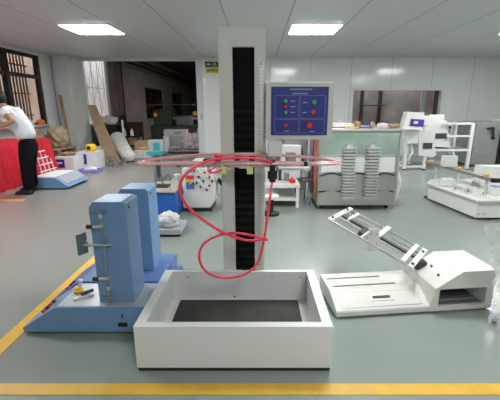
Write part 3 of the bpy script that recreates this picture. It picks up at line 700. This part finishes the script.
# white rolled sheet
t = thing('rolled_sheet', (-3.6, 9.6, 0), 'thick white roll lying on the floor right of the leaning cardboard', 'roll')
MB().cyl((-4.15, 10.6, .50), (-3.46, 9.4, .20), .23, 22, .16).obj('roll_body', 'bag', t, smooth=False)
b = MB(); b.blob((-3.42, 9.36, .18), (.17, .12, .17), .2, 3, 3, 8); b.obj('gathered_end', 'bag', t, smooth=True)
tag(MB().cyl((-4.12, 11.02, 0), (-4.14, 11.08, 1.05), .03, 10).obj('white_pole', 'white'), 'short white upright pole between the cardboard sheet and dark cart', 'pole')
b = MB(); b.blob((-4.80, 11.65, .998), (.28, .18, .16), .5, 4, 3, 11)
tag(b.obj('pink_bundle', 'pinkbag', smooth=True), 'pink crumpled bundle in front of the bright barred window', 'bundle')
tag(MB().box(-5.15, -4.47, 11.45, 11.85, 0, .86).obj('dark_cupboard', 'frame'), 'dark cupboard carrying the pink bundle under the bright window', 'cupboard')
# dark cart with two white bottles
t = thing('dark_cart', (-4.05, 11.35, 0), 'dark cart in the doorway with two white bottles on it', 'cart')
MB().box(-4.42, -3.72, 11.2, 11.75, .22, .27).box(-4.42, -3.72, 11.2, 11.75, .50, .55).obj('shelf', 'frame', t)
MB().box(-4.42, -3.72, 11.7, 11.75, .55, .97).obj('back_board', 'frame', t)
for x in (-4.40, -3.74):
    for y in (11.22, 11.7): MB().cyl((x, y, .0), (x, y, .85), .02, 8).obj('post', 'frame', t)
for i, (x, l) in enumerate(((-4.20, 'left white bottle on the dark cart'), (-3.97, 'right white bottle on the dark cart'))):
    b_ = thing('bottle', (x, 11.35, .55), l, 'bottle', 'white bottles on the dark cart')
    MB().lathe((x, 11.35, .551), [(.05, 0), (.05, .14), (.02, .17), (.02, .19)], 14).obj('bottle_body', 'white', b_)
    MB().lathe((x, 11.35, .741), [(.024, 0), (.024, .025)], 12).obj('bottle_cap', 'offw', b_)
tag(MB().box(-4.3, -4.1, 11.3, 11.6, .2705, .40).obj('small_crate', 'red'), 'small red crate on the lower shelf of the dark cart', 'crate')
tag(MB().box(-4.05, -3.78, 11.3, 11.6, .2705, .42).obj('small_carton', 'card'), 'small brown carton on the lower shelf of the dark cart', 'carton')
tag(MB().box(-3.52, -3.08, 10.1, 10.5, 0, .24).obj('pink_box', 'pinkbag', bevel=.02), 'low pinkish wrapped box on the floor under the open brown carton', 'box')
t = thing('open_carton', (-3.3, 10.3, .24), 'open brown carton with a yellow label, on the low pinkish box', 'carton')
MB().box(-3.5, -3.1, 10.12, 10.48, .241, .26).box(-3.5, -3.1, 10.12, 10.135, .26, .50).box(-3.5, -3.1, 10.465, 10.48, .26, .50).box(-3.5, -3.485, 10.135, 10.465, .26, .50).box(-3.115, -3.1, 10.135, 10.465, .26, .50).obj('carton_body', 'card', t)
MB().box(-3.35, -3.15, 10.11, 10.119, .28, .34).obj('yellow_label', 'signyellow', t)

# ================================================================== in the hall beyond the opening
t = thing('hall_machine', (-3.2, 14, 0), 'dark green lathe like machine with yellow lamps in the dim hall', 'machine')
dg = mat('dark_green_enamel', (.05, .07, .055), .5)
MB().box(-4.1, -2.2, 13.8, 14.7, 0, .75).obj('bed', dg, t, .02)
MB().box(-4.0, -3.3, 13.9, 14.6, .75, 1.35).obj('headstock', dg, t, .03)
MB().box(-3.1, -2.6, 13.9, 14.6, .75, 1.1).obj('carriage', 'junk', t, .03)
MB().cyl((-3.3, 14.2, 1.0), (-2.3, 14.2, 1.0), .06).obj('spindle', 'steeld', t)
MB().cyl((-2.4, 14.0, 1.2), (-2.4, 13.95, 1.2), .09).cyl((-3.9, 13.85, 1.15), (-3.9, 13.89, 1.15), .08).obj('yellow_guard', 'yellow', t)
MB().box(-4.2, -2.5, 13.85, 14.6, 1.5, 1.55).box(-4.2, -4.15, 13.85, 14.6, 1.35, 1.5).obj('top_rack', dg, t)
for i, (x, y, w, h, m, l) in enumerate(((-2.0, 15.5, .9, 1.2, 'junk', 'dim grey cabinet machine behind the green machine'), (-1.2, 17, 1.1, 1.7, 'brownwall', 'tall brown cabinet at the right of the hall'), (-4.3, 19, 1.2, .8, 'card', 'brown crate stack along the hall wall'), (-2.6, 20, 1.3, .95, 'ltgreen', 'dim green crate far back in the hall'))):
    t = thing('hall_cabinet', (x, y, 0), l, 'cabinet')
    MB().box(x-w/2, x+w/2, y, y+.7, .08, h).obj('cabinet_body', m, t, .02)
    for k in range(2): MB().box(x-w/2+.04+k*w/2, x+(k-1)*.0-w/2+w/2-.04+k*w/2, y-.012, y-.001, .14, h-.06).obj('cabinet_door', m, t)
    MB().box(x-w/2+.03, x+w/2-.03, y+.02, y+.68, 0, .08).obj('plinth', 'black', t)
t = thing('white_case', (-2.8, 12.3, 0), 'long white case with grey label just inside the dim hall', 'case')
MB().box(-3.22, -2.45, 12.3, 12.7, .46, .68).obj('case_body', 'carton', t, .01)
MB().box(-2.85, -2.6, 12.29, 12.299, .55, .62).obj('case_label', 'steeld', t)
MB().box(-3.15, -2.4, 12.35, 12.65, 0, .46).obj('case_stand', 'plate', t)
t = thing('white_canister', (-3.0, 11.7, 0), 'white cylinder canister standing left of the plastic sheet heap', 'canister')
MB().lathe((-3.0, 11.7, 0), [(.10, 0), (.11, .02), (.11, .36), (.09, .44), (.09, .47)], 20).obj('canister_body', 'white', t)
MB().lathe((-3.0, 11.7, .47), [(.10, 0), (.10, .03), (.04, .04)], 20).obj('lid', 'offw', t)
t = thing('low_trolley', (-2.3, 11.6, 0), 'low dark platform carrying the heap of plastic sheets beside the door jamb', 'trolley')
MB().box(-2.86, -1.75, 11.3, 12.1, .06, .10).obj('deck', 'steeld', t)
for x in (-2.8, -1.8):
    for y in (11.35, 12.05): MB().cyl((x, y, 0), (x, y, .06), .03, 10).obj('leg', 'dark', t)
b = MB(); b.blob((-2.08, 11.7, .32), (.30, .28, .24), .55, 3.0, 5, 21)
tag(b.obj('plastic_sheet_heap', 'pinkbag', smooth=False), 'heap of crumpled white and pinkish plastic sheets beside the door jamb', 'plastic sheets')
b = MB(); b.blob((-2.70, 11.6, .15), (.13, .2, .045), .6, 5, 4, 25)
tag(b.obj('plastic_sheet_heap', 'bag', smooth=False), 'flat spread white plastic sheet at the left end of the low platform', 'plastic sheets')
t = thing('stuffed_bag', (-2.0, 13.1, 0), 'upright pale bag bulging behind the plastic sheet heap', 'bag')
b = MB(); b.blob((-2.0, 13.1, .34), (.28, .22, .42), .3, 2.5, 4, 31); b.obj('bag_body', 'pinkbag', t, smooth=True)

# ================================================================== cobalt cabinet with the teal instrument
t = thing('cobalt_cabinet', (-1.24, 4.4, 0), 'cobalt blue cabinet with a beige top behind the pale blue columns', 'cabinet')
MB().box(-1.43, -1.06, 4.42, 5.0, .03, .355).obj('cabinet_body', 'cobalt', t, .004)
MB().box(-1.445, -1.05, 4.40, 5.01, .355, .375).obj('cabinet_top', mat('beige_worktop', (.50, .46, .36), .5), t, .003)
MB().box(-1.41, -1.08, 4.44, 4.98, .0, .03).obj('plinth', 'black', t)
t = thing('teal_instrument', (-1.34, 4.7, .375), 'instrument with teal head and crossbar on steel posts, standing on the cobalt cabinet', 'instrument')
MB().box(-1.42, -1.2, 4.6, 4.8, .375, .39).obj('foot_plate', 'dark', t)
for x in (-1.375, -1.285): MB().cyl((x, 4.69, .39), (x, 4.69, .82), .013, 10).obj('post', 'steeld', t)
MB().box(-1.465, -1.26, 4.65, 4.73, .802, .842).obj('crossbar', 'teal', t, .004)
MB().box(-1.43, -1.265, 4.65, 4.77, .845, .995).obj('head_housing', 'plate', t, .004)
MB().box(-1.365, -1.285, 4.643, 4.65, .865, .965).obj('head_screen', 'teal', t)
MB().cyl((-1.25, 4.69, .79), (-1.20, 4.69, .81), .02).obj('side_knob', 'dark', t)
MB().cyl((-1.33, 4.69, .50), (-1.33, 4.69, .68), .025).obj('spindle', 'dark', t)
MB().box(-1.38, -1.22, 4.63, 4.76, .46, .49).obj('sample_table', 'junk', t)
MB().tube([(-1.25, 4.66, .49), (-1.19, 4.64, .55), (-1.16, 4.66, .46), (-1.14, 4.70, .385)], .008).obj('cable', 'dark', t)
tag(MB().lathe((-1.12, 4.85, .376), [(.05, 0), (.05, .13), (.035, .14)], 14).obj('small_jar', 'offw'), 'small pale jar on the beige cabinet top', 'jar')
tag(MB().box(-1.13, -1.07, 4.50, 4.62, .376, .50).obj('clear_box', 'film'), 'clear plastic container on the right end of the beige cabinet top', 'container')
# white drum machine
t = thing('white_drum_machine', (-.8, 4.75, 0), 'white rounded machine covered with small holes behind the basin, left of the column', 'test machine')
pr = [(-1.04, .06), (-.66, .06), (-.585, .16), (-.575, .38), (-.64, .58), (-.76, .68), (-.92, .68), (-1.03, .60)]
MB().prism(pr, 4.72, 5.3).obj('drum_body', 'white', t, .02)
MB().box(-1.02, -.64, 4.76, 5.26, .0, .06).obj('plinth', 'dark', t)
for k, (x, z) in enumerate(((-.72, .56), (-.66, .50), (-.74, .44), (-.66, .38), (-.62, .44), (-.80, .50), (-.86, .58), (-.70, .32), (-.78, .36), (-.64, .56), (-.83, .42))):
    MB().cyl((x, 4.721, z), (x, 4.712, z), .017, 10).obj('port', 'dark' if k % 3 else 'red', t)
lb = MB().box(-.975, -.865, 4.712, 4.719, .33, .52).obj('warning_label', 'dblue', t)
MB().box(-.97, -.87, 4.709, 4.712, .43, .47).obj('yellow_band', 'yellow', lb); MB().box(-.97, -.87, 4.709, 4.712, .475, .515).obj('red_band', 'red', lb)
MB().tube([(-.95, 4.70, .60), (-.85, 4.66, .66), (-.75, 4.68, .55), (-.66, 4.69, .50)], .011).obj('white_hose', 'offw', t, smooth=True)
MB().tube([(-.93, 4.71, .40), (-.82, 4.68, .46), (-.72, 4.69, .36), (-.68, 4.70, .40)], .008).obj('white_hose', 'offw', t, smooth=True)
t = thing('black_motor', (-.55, 4.8, 0), 'black round motor with a grey plate between the white drum machine and column', 'motor')
MB().cyl((-.46, 4.8, .44), (-.46, 5.0, .44), .095, 18).cyl((-.46, 4.76, .44), (-.46, 4.8, .44), .05, 14).obj('motor_body', 'black', t)
MB().box(-.52, -.40, 4.85, 4.95, 0, .36).obj('motor_stand', 'steeld', t)
MB().hull([(-.60, 4.74, .55), (-.50, 4.74, .45), (-.40, 4.74, .62), (-.50, 4.74, .72), (-.60, 4.75, .55), (-.50, 4.75, .45), (-.40, 4.75, .62), (-.50, 4.75, .72)]).obj('name_plate', 'plate', t)
# grey trays with a bagged white bundle
t = thing('grey_base_tray', (-1.0, 3.85, 0), 'low grey tray on the floor in front of the cobalt cabinet', 'tray')
MB().box(-1.20, -.86, 3.74, 4.10, .03, .09).obj('tray_body', 'plate', t, .004)
MB().box(-1.18, -.88, 3.76, 4.08, 0, .03).obj('plinth', 'black', t)
b = MB(); b.blob((-1.03, 3.88, .165), (.125, .11, .085), .4, 2.5, 4, 40)
tag(b.obj('bagged_bundle', 'bag', smooth=True), 'white bagged bundle lying on the low grey tray', 'bundle')

# ================================================================== between column and stainless cabinet
t = thing('packing_bench', (.5, 5.6, 0), 'low white bench behind the column under the control panel', 'bench')
MB().box(.06, .60, 4.95, 5.75, .30, .34).obj('bench_top', 'white', t)
for x in (.09, .57):
    for y in (4.98, 5.7): MB().box(x-.02, x+.02, y-.02, y+.02, 0, .30).obj('leg', 'white', t)
MB().box(.08, .58, 4.97, 5.73, .1, .13).obj('lower_shelf', 'white', t)
t = thing('framed_poster_box', (.5, 5.55, .34), 'white upright box with a dark printed picture under the control panel', 'box')
MB().box(.36, .66, 5.45, 5.65, .34, .84).obj('box_body', 'carton', t, .005)
MB().box(.42, .58, 5.444, 5.449, .55, .74).obj('printed_picture', 'junk', t)
t = thing('white_canister', (.2, 5.2, .34), 'white round canister on the low white bench', 'canister')
MB().lathe((.2, 5.15, .341), [(.10, 0), (.10, .22), (.06, .26)], 20).obj('canister_body', 'white', t)
MB().lathe((.2, 5.15, .601), [(.06, 0), (.06, .05)], 16).obj('lid', 'dark', t)
t = thing('round_stool', (.2, 4.6, 0), 'small round stool with black ring at the foot of the white bench', 'stool')
MB().lathe((.18, 4.62, .23), [(.10, 0), (.105, .02), (.10, .04)], 20).obj('stool_seat', 'offw', t)
MB().lathe((.18, 4.62, .0), [(.11, 0), (.11, .03), (.03, .05), (.03, .23)], 20).obj('stool_base', 'black', t)
b = MB(); b.blob((.50, 5.1, .37), (.045, .05, .035), .6, 3, 3, 51)
tag(b.obj('red_ribbon', 'red', smooth=True), 'crumpled red ribbon on the low white bench', 'ribbon')
tag(MB().cyl((.30, 5.6, .9), (.33, 5.55, 1.25), .015, 8).cyl((.3, 5.6, .34), (.3, 5.6, .9), .015, 8).obj('red_stick', 'red'), 'red upright stick beside the picture box', 'stick')
t = thing('grey_case', (.62, 6.2, 0), 'grey metal machine half hidden behind the stainless cabinet', 'machine')
MB().box(.42, .86, 6.15, 6.7, .0, .95).obj('case_body', 'junk', t, .02)
MB().box(.46, .84, 6.13, 6.149, .6, .9).obj('case_door', 'steeld', t)
t = thing('tool_tray', (.6, 5.2, 0), 'dark shallow tool tray at the side of the stainless cabinet', 'tray')
MB().box(.66, .80, 5.05, 5.55, .36, .38).obj('tray_deck', 'dark', t)
for y in (5.1, 5.5): MB().cyl((.74, y, 0), (.74, y, .36), .012, 8).obj('leg', 'steeld', t)

t = thing('steel_pot', (.72, 5.25, .38), 'dull steel pot with a black knob on the dark tool tray', 'pot')
MB().lathe((.73, 5.3, .381), [(.055, 0), (.06, .02), (.06, .12), (.064, .13)], 18).obj('pot_body', 'steel', t)
MB().lathe((.73, 5.3, .511), [(.063, 0), (.05, .02), (.012, .025), (.016, .045)], 18).obj('lid', 'dark', t)
t = thing('grey_instrument_box', (.3, 6.1, 0), 'tall grey violet instrument box behind the picture box', 'instrument')
MB().box(.10, .40, 6.15, 6.6, 0, 1.05).obj('box_body', 'junk', t, .015)
MB().box(.13, .37, 6.135, 6.149, .62, .98).obj('front_plate', 'pinkbag', t)
for k in range(3): MB().cyl((.18+k*.07, 6.12, .8), (.18+k*.07, 6.135, .8), .018, 12).obj('knob', 'black', t)
tag(MB().tube([(.675, 5.53, .80), (.685, 5.50, .70), (.70, 5.48, .6), (.69, 5.47, .5), (.72, 5.45, .395)], .012).obj('black_cable', 'black', smooth=True), 'black cable hanging from the picture box to the tool tray', 'cable')
for i, (x, y, h, m, l) in enumerate(((.32, 5.3, .16, 'dark', 'dark small jar on the white bench beside the round canister'), (.43, 5.25, .11, 'steeld', 'grey small jar on the white bench in front of the picture box'))):
    t = thing('small_jar', (x, y, .34), l, 'jar')
    MB().lathe((x, y, .341), [(.035, 0), (.038, .01), (.038, h), (.03, h+.01)], 14).obj('jar_body', m, t)
    MB().lathe((x, y, .341+h+.01), [(.034, 0), (.034, .02)], 14).obj('lid', 'offw', t)
# ================================================================== stainless cabinet
t = thing('stainless_cabinet', (1.4, 4.85, 0), 'stainless steel cabinet on castors with two white louvre stacks on its front', 'cabinet')
x0, x1, y0, y1, z0, z1 = .835, 1.945, 4.85, 5.8, .06, 1.10
MB().box(x0, x1, y0+.02, y1, z0, z1).obj('cabinet_body', 'steel', t, .006)
MB().box(x0-.02, x1+.03, y0-.02, y1+.02, z1, z1+.03).obj('cabinet_top', 'alu', t, .003)
MB().box(x0+.02, x1-.04, y0, y0+.018, .78, 1.08).obj('upper_panel', 'greenglass', t)
MB().box(x0+.02, x1-.04, y0-.004, y0+.018, .76, .78).obj('middle_rail', 'alu', t)
MB().box(x0+.04, x1-.06, y0+.004, y0+.018, .54, .755).obj('glass_strip', 'offw', t)
def wavy(z, a, th_):
    b = MB(); A = []; B = []; n_ = 36
    for k in range(n_+1):
        x = x0+.02+(x1-x0-.07)*k/n_; zz = z-a*math.cos((x-x0)*2*PI/.37)
        A.append((x, zz)); B.append((x, zz-th_))
    return b, A, B
for nm, z, th_, m, yy, dp in (('middle_drawer', .495, .21, 'steel', .03, 0), ('lower_door', .265, .19, 'steel', .02, 0)):
    b, A, B = wavy(z, .018, 0); B = [(x, z-th_) for x, _ in A]
    b.prism(A+B[::-1], y0-yy, y0+.018).obj(nm, m, t)
for z in (.515, .283):
    b, A, B = wavy(z, .018, .02); b.prism(A+B[::-1], y0-.006, y0+.016).obj('door_gap', 'dark', t)
for xc in (1.23, 1.545):
    st = MB()
    for k in range(17):
        z = .20+k*.042; st.box(xc-.085, xc+.085, y0-.13, y0-.035, z, z+.022)
    st.box(xc-.04, xc+.04, y0-.08, y0-.032, .17, .93)
    st.obj('louvre_stack', 'alu', t)
for x in (x0+.08, x1-.1):
    for y in (y0+.1, y1-.1): MB().cyl((x-.02, y, .035), (x+.02, y, .035), .035, 16).box(x-.015, x+.015, y-.015, y+.015, .05, .07).obj('castor', 'black', t)
MB().box(x0-.012, x0, 5.05, 5.2, .15, .95).obj('orange_strip', 'orange', t)
MB().box(x0-.012, x0, 5.22, 5.36, .15, 1.0).obj('violet_strip', 'purple', t)
MB().box(x1-.02, x1-.005, y0-.01, y0+.02, .1, 1.12).obj('corner_profile', 'alu', t)
MB().tube([(x1+.01, 4.95, .58), (x1+.05, 4.9, .42), (x1+.04, 4.9, .26), (x1+.02, 4.92, .12)], .016).obj('white_hose', 'offw', t, smooth=True)
# things on the stainless cabinet
zt = 1.13
t = thing('black_scale', (1.1, 5.1, zt), 'flat pale instrument with a black end on the left of the stainless cabinet', 'instrument')
MB().box(.93, 1.33, 5.03, 5.33, zt+.012, zt+.06).obj('instrument_body', 'offw', t, .006)
MB().box(.89, .97, 4.95, 5.02, zt, zt+.055).obj('black_end', 'black', t, .004)
MB().box(.95, 1.31, 5.05, 5.31, zt, zt+.012).obj('foot_plate', 'steeld', t)
for i, (x, h, l) in enumerate(((1.02, .11, 'leftmost tall'), (1.10, .13, 'second tall'), (1.24, .08, 'short'))):
    t = thing('bottle', (x, 5.48, zt), l+' pale bottle at the back of the stainless cabinet top', 'bottle', 'bottles on the stainless cabinet')
    MB().lathe((x, 5.48, zt), [(.028, 0), (.028, h), (.012, h+.02)], 14).obj('bottle_body', 'offw', t)
    MB().lathe((x, 5.48, zt+h+.02), [(.015, 0), (.015, .02)], 10).obj('bottle_cap', 'white', t)
for i, (x, r, m, l, n_) in enumerate(((1.47, (.05, .05, .055), 'card', 'crumpled brown glove on the stainless cabinet top', 'glove'), (1.58, (.07, .06, .02), 'violet', 'pale violet packet on the stainless cabinet top', 'packet'), (1.82, (.085, .06, .04), 'pinkbag', 'pink packet in the middle right of the stainless cabinet top', 'packet'), (1.98, (.08, .05, .035), 'card', 'brown packet at the right end of the stainless cabinet top', 'packet'), (1.675, (.035, .04, .05), 'sack', 'small brown bundle between violet and pink packets', 'bundle'))):
    b = MB(); b.blob((x-.09, 5.03, zt+r[2]*.8), r, .25, 3, 3, 60+i); tag(b.obj(n_, m, smooth=True), l, n_)
tag(MB().tube([(1.2, 4.93, zt+.012), (1.26, 4.90, zt+.02), (1.32, 4.92, zt+.012), (1.37, 4.90, zt+.012)], .012).obj('yellow_cord', 'yellow', smooth=True), 'short yellow cord on the stainless cabinet top', 'cord')

# ================================================================== white framed hopper machine
t = thing('hopper_machine', (3.9, 8.2, 0), 'white tubular framed machine with sloping hopper boxes and violet screen', 'test machine')
fx0, fx1, fy0, fy1 = 3.40, 4.86, 8.2, 8.9
r = .032
def bar(a, b_, rr=r):
    a, b_ = Vector(a), Vector(b_); d = (b_-a); q = d.to_track_quat('Z', 'Y').to_matrix().to_4x4()
    return MB().box(-rr, rr, -rr, rr, 0, d.length, Matrix.Translation(a) @ q)
for x in (fx0, 3.86, fx1):
    zt_ = {fx0: .95, 3.86: .60, fx1: 1.06}[x]
    bar((x, fy0, .03), (x, fy0, zt_)).obj('frame_post', 'white', t); bar((x, fy1, .03), (x, fy1, zt_)).obj('frame_post', 'white', t)
for a, b_ in (((fx0, fy0, .08), (3.86, fy0, .08)), ((3.86, fy0, .46), (fx1, fy0, .46)), ((4.3, fy0, .78), (fx1, fy0, .78)), ((4.2, fy0, 1.06), (fx1, fy0, 1.06)), ((3.86, fy1, .46), (fx1, fy1, .46)), ((fx0, fy1, .08), (fx1, fy1, .08)),
              ((fx0, fy0, .08), (fx0, fy1, .08)), ((fx1, fy0, .46), (fx1, fy1, .46)), ((fx1, fy0, 1.06), (fx1, fy1, 1.06)), ((4.48, fy0, .44), (4.68, fy0+.1, .06)), ((fx0, fy0, .62), (fx0, fy1, .62))):
    bar(a, b_, .022).obj('frame_rail', 'white', t)
for x in (fx0, 3.86, fx1):
    for y in (fy0, fy1): MB().cyl((x, y, 0), (x, y, .03), .035, 10).obj('foot', 'black', t)
hh = MB().hull([(3.20, 8.0, .93), (3.66, 8.0, .93), (3.66, 8.35, .93), (3.24, 8.35, .93), (3.30, 8.08, 1.32), (3.68, 8.08, 1.30), (3.66, 8.35, 1.30), (3.32, 8.35, 1.32)]).obj('control_head', 'white', t, .01)
MB().hull([(x, y, z) for x, z, y in ((3.36, 1.02, 8.0), (3.66, 1.0, 8.0), (3.38, 1.17, 8.03), (3.67, 1.15, 8.03), (3.36, 1.02, 8.03), (3.66, 1.0, 8.03), (3.38, 1.17, 8.06), (3.67, 1.15, 8.06))]).obj('violet_screen', 'purple', hh)
MB().box(3.43, 3.52, 7.985, 7.998, 1.06, 1.12).obj('screen_print', 'glyph', hh)
MB().box(3.38, 3.62, 8.12, 8.3, .62, .93).obj('head_support', 'white', t)
MB().hull([(x, y, z) for y in (8.24, 8.8) for x, z in ((3.78, .98), (4.30, 1.12), (4.32, .62), (4.42, .60), (4.40, .52), (3.95, .54))]).obj('upper_hopper', 'white', t, .008)
MB().box(4.0, 4.35, 8.5, 8.8, 1.05, 1.25).box(3.75, 4.3, 8.45, 8.85, 1.0, 1.22).obj('hopper_lid', 'white', t, .008)
MB().hull([(x, y, z) for y in (8.15, 8.7) for x, z in ((3.62, .92), (3.92, .92), (4.10, .36), (4.02, .30), (3.70, .34))]).obj('lower_hopper', 'white', t, .008)
MB().box(4.06, 4.32, 8.225, 8.239, .72, .84).obj('hopper_window', 'dark', t)
MB().box(3.76, 3.97, 8.135, 8.149, .50, .63).obj('hopper_window', 'dark', t)
MB().box(3.90, 4.45, 8.3, 8.8, .30, .50).obj('collecting_tray', 'steeld', t)
MB().cyl((4.36, 8.22, .95), (4.36, 8.22, 1.0), .03, 10).cyl((4.36, 8.22, .86), (4.36, 8.22, .95), .012, 8).obj('latch', 'dark', t)
MB().tube([(3.50, 8.25, .6), (3.55, 8.2, .4), (3.47, 8.22, .2), (3.55, 8.3, .12)], .03).obj('white_cable', 'offw', t, smooth=True)

# ================================================================== right: steel cabinets at the back and long white machine
t = thing('grey_steel_cabinet', (5.4, 8.7, 0), 'grey steel cabinet with black lever handle at the back right', 'cabinet')
MB().box(5.14, 5.78, 8.6, 9.4, .06, 1.08).obj('cabinet_body', 'steeld', t, .01)
MB().box(5.16, 5.76, 8.62, 9.38, 0, .06).obj('plinth', 'dark', t)
MB().box(5.17, 5.75, 8.585, 8.599, .1, 1.05).obj('cabinet_door', 'steeld', t)
MB().cyl((5.42, 8.54, .93), (5.56, 8.54, .93), .022).cyl((5.56, 8.54, .93), (5.60, 8.54, .70), .022).cyl((5.55, 8.585, .93), (5.55, 8.52, .93), .035).cyl((5.60, 8.585, .70), (5.60, 8.52, .70), .03).obj('door_handle', 'black', t)
t = thing('white_counter', (6.3, 8.6, 0), 'white and steel counter at the right edge beside the grey steel cabinet', 'cabinet')
MB().box(5.84, 7.1, 8.4, 9.4, .06, .78).obj('counter_body', 'steel', t, .01)
MB().box(5.82, 7.12, 8.35, 9.42, .78, .83).obj('counter_top', 'dark', t, .006)
MB().box(5.9, 7.0, 8.7, 9.35, .83, 1.13).obj('white_cover', 'white', t, .02)
MB().box(5.86, 7.08, 8.42, 9.38, 0, .06).obj('plinth', 'black', t)
t = thing('long_white_machine', (2.8, 4.37, 0), 'long low white machine base with scattered parts at the right edge', 'test machine', rot=math.radians(0))
def sk(x, y): return (2.80+x-.138*y, 4.37+y)     # side runs slightly towards the left with depth
def skbox(u0, u1, v0, v1, z0_, z1_): return MB().hull([(*sk(u, v), z) for u in (u0, u1) for v in (v0, v1) for z in (z0_, z1_)])
MB().hull([(*sk(u, v), z) for u, v in ((0, 0), (1.6, 0), (1.6, 1.35), (0, 1.03), (.25, 1.35)) for z in (.03, .245)]).obj('machine_base', 'white', t, .004)
MB().hull([(*sk(u, v), z) for u, v in ((-.03, -.03), (1.63, -.03), (1.63, 1.38), (-.03, 1.05), (.24, 1.38)) for z in (.245, .27)]).obj('machine_top', 'cream', t, .003)
skbox(.05, 1.5, .05, 1.2, 0, .03).obj('plinth', 'black', t)
for u in (.03, .1): MB().cyl((*sk(u, 0), .08), (sk(u, 0)[0], sk(u, 0)[1]-.006, .08), .01, 8).obj('screw', 'screw', t)
def slant(u0, u1, z0_, z1_, v0, v1): return skbox(u0, u1, v0, v1, z0_, z1_)
ub = MB().hull([(x, y, z) for x, y in ((3.08, 4.60), (3.18, 4.62), (2.96, 6.25), (3.06, 6.25)) for z in (.455, .50)]).obj('upper_board', 'steeld', t)
MB().hull([(x, y, z) for x, y in ((3.075, 4.57), (3.185, 4.57), (3.078, 4.61), (3.182, 4.61)) for z in (.450, .505)]).obj('board_end', 'black', ub)
for x, y in ((3.12, 4.75), (3.06, 5.35)): MB().cyl((x, y, .27), (x, y, .455), .02, 10).obj('support_post', 'alu', t)
MB().cyl((3.02, 5.95, .0), (3.02, 5.95, .455), .02, 10).obj('support_post', 'alu', t)
for i, (x, y, w, d, h, l) in enumerate(((3.10, 5.60, .22, .09, .17, 'small white upright box on the left of the raised board'), (3.50, 5.25, .42, .2, .30, 'wide white box on the long white machine behind the board end'), (2.84, 5.22, .16, .12, .11, 'low white block on the machine base under the board'), (3.42, 4.70, .55, .25, .10, 'long white tray with violet sheet at the right edge'))):
    zz = .501 if i == 0 else .2705
    t2 = thing('white_box', (x, y, zz), l, 'box', 'white boxes on the long white machine')
    if i == 0: x = 3.03
    MB().box(x-w/2, x+w/2, y-d/2, y+d/2, zz, zz+h).obj('box_body', 'white', t2, .006)
    if i == 3: MB().box(x-w/2+.03, x+w/2-.03, y-d/2+.06, y+d/2-.06, zz+h, zz+h+.008).obj('violet_sheet', 'violet', t2)
for i, (x, y, z, l) in enumerate(((3.115, 4.78, .501, 'orange cap on the raised board beside its black end'), (3.05, 5.32, .501, 'orange cap on the middle of the raised board'), (2.99, 6.1, .501, 'orange cap at the far end of the raised board'))):
    tag(MB().lathe((x, y, z), [(.042, 0), (.042, .02), (.03, .03)], 14).obj('orange_cap', mat('tan_orange_plastic', (.75, .42, .10), .5)), l, 'cap', 'orange caps on the raised board')
for i, (u, v) in enumerate(((.12, .35), (.08, .55), (.25, .25), (.1, .8), (.22, .5))):
    x, y = sk(u, v)
    b_ = thing('clamp_block', (x, y, .2705), ['nearest left', 'second', 'rightmost front', 'farthest', 'middle'][i]+' small steel clamp block lying on the long white machine', 'clamp block', 'small clamp blocks')
    MB().box(x-.035, x+.035, y-.02, y+.02, .2705, .29).obj('block_body', 'alu', b_)
    MB().cyl((x, y, .29), (x, y, .305), .009, 8).obj('block_bolt', 'dark', b_)
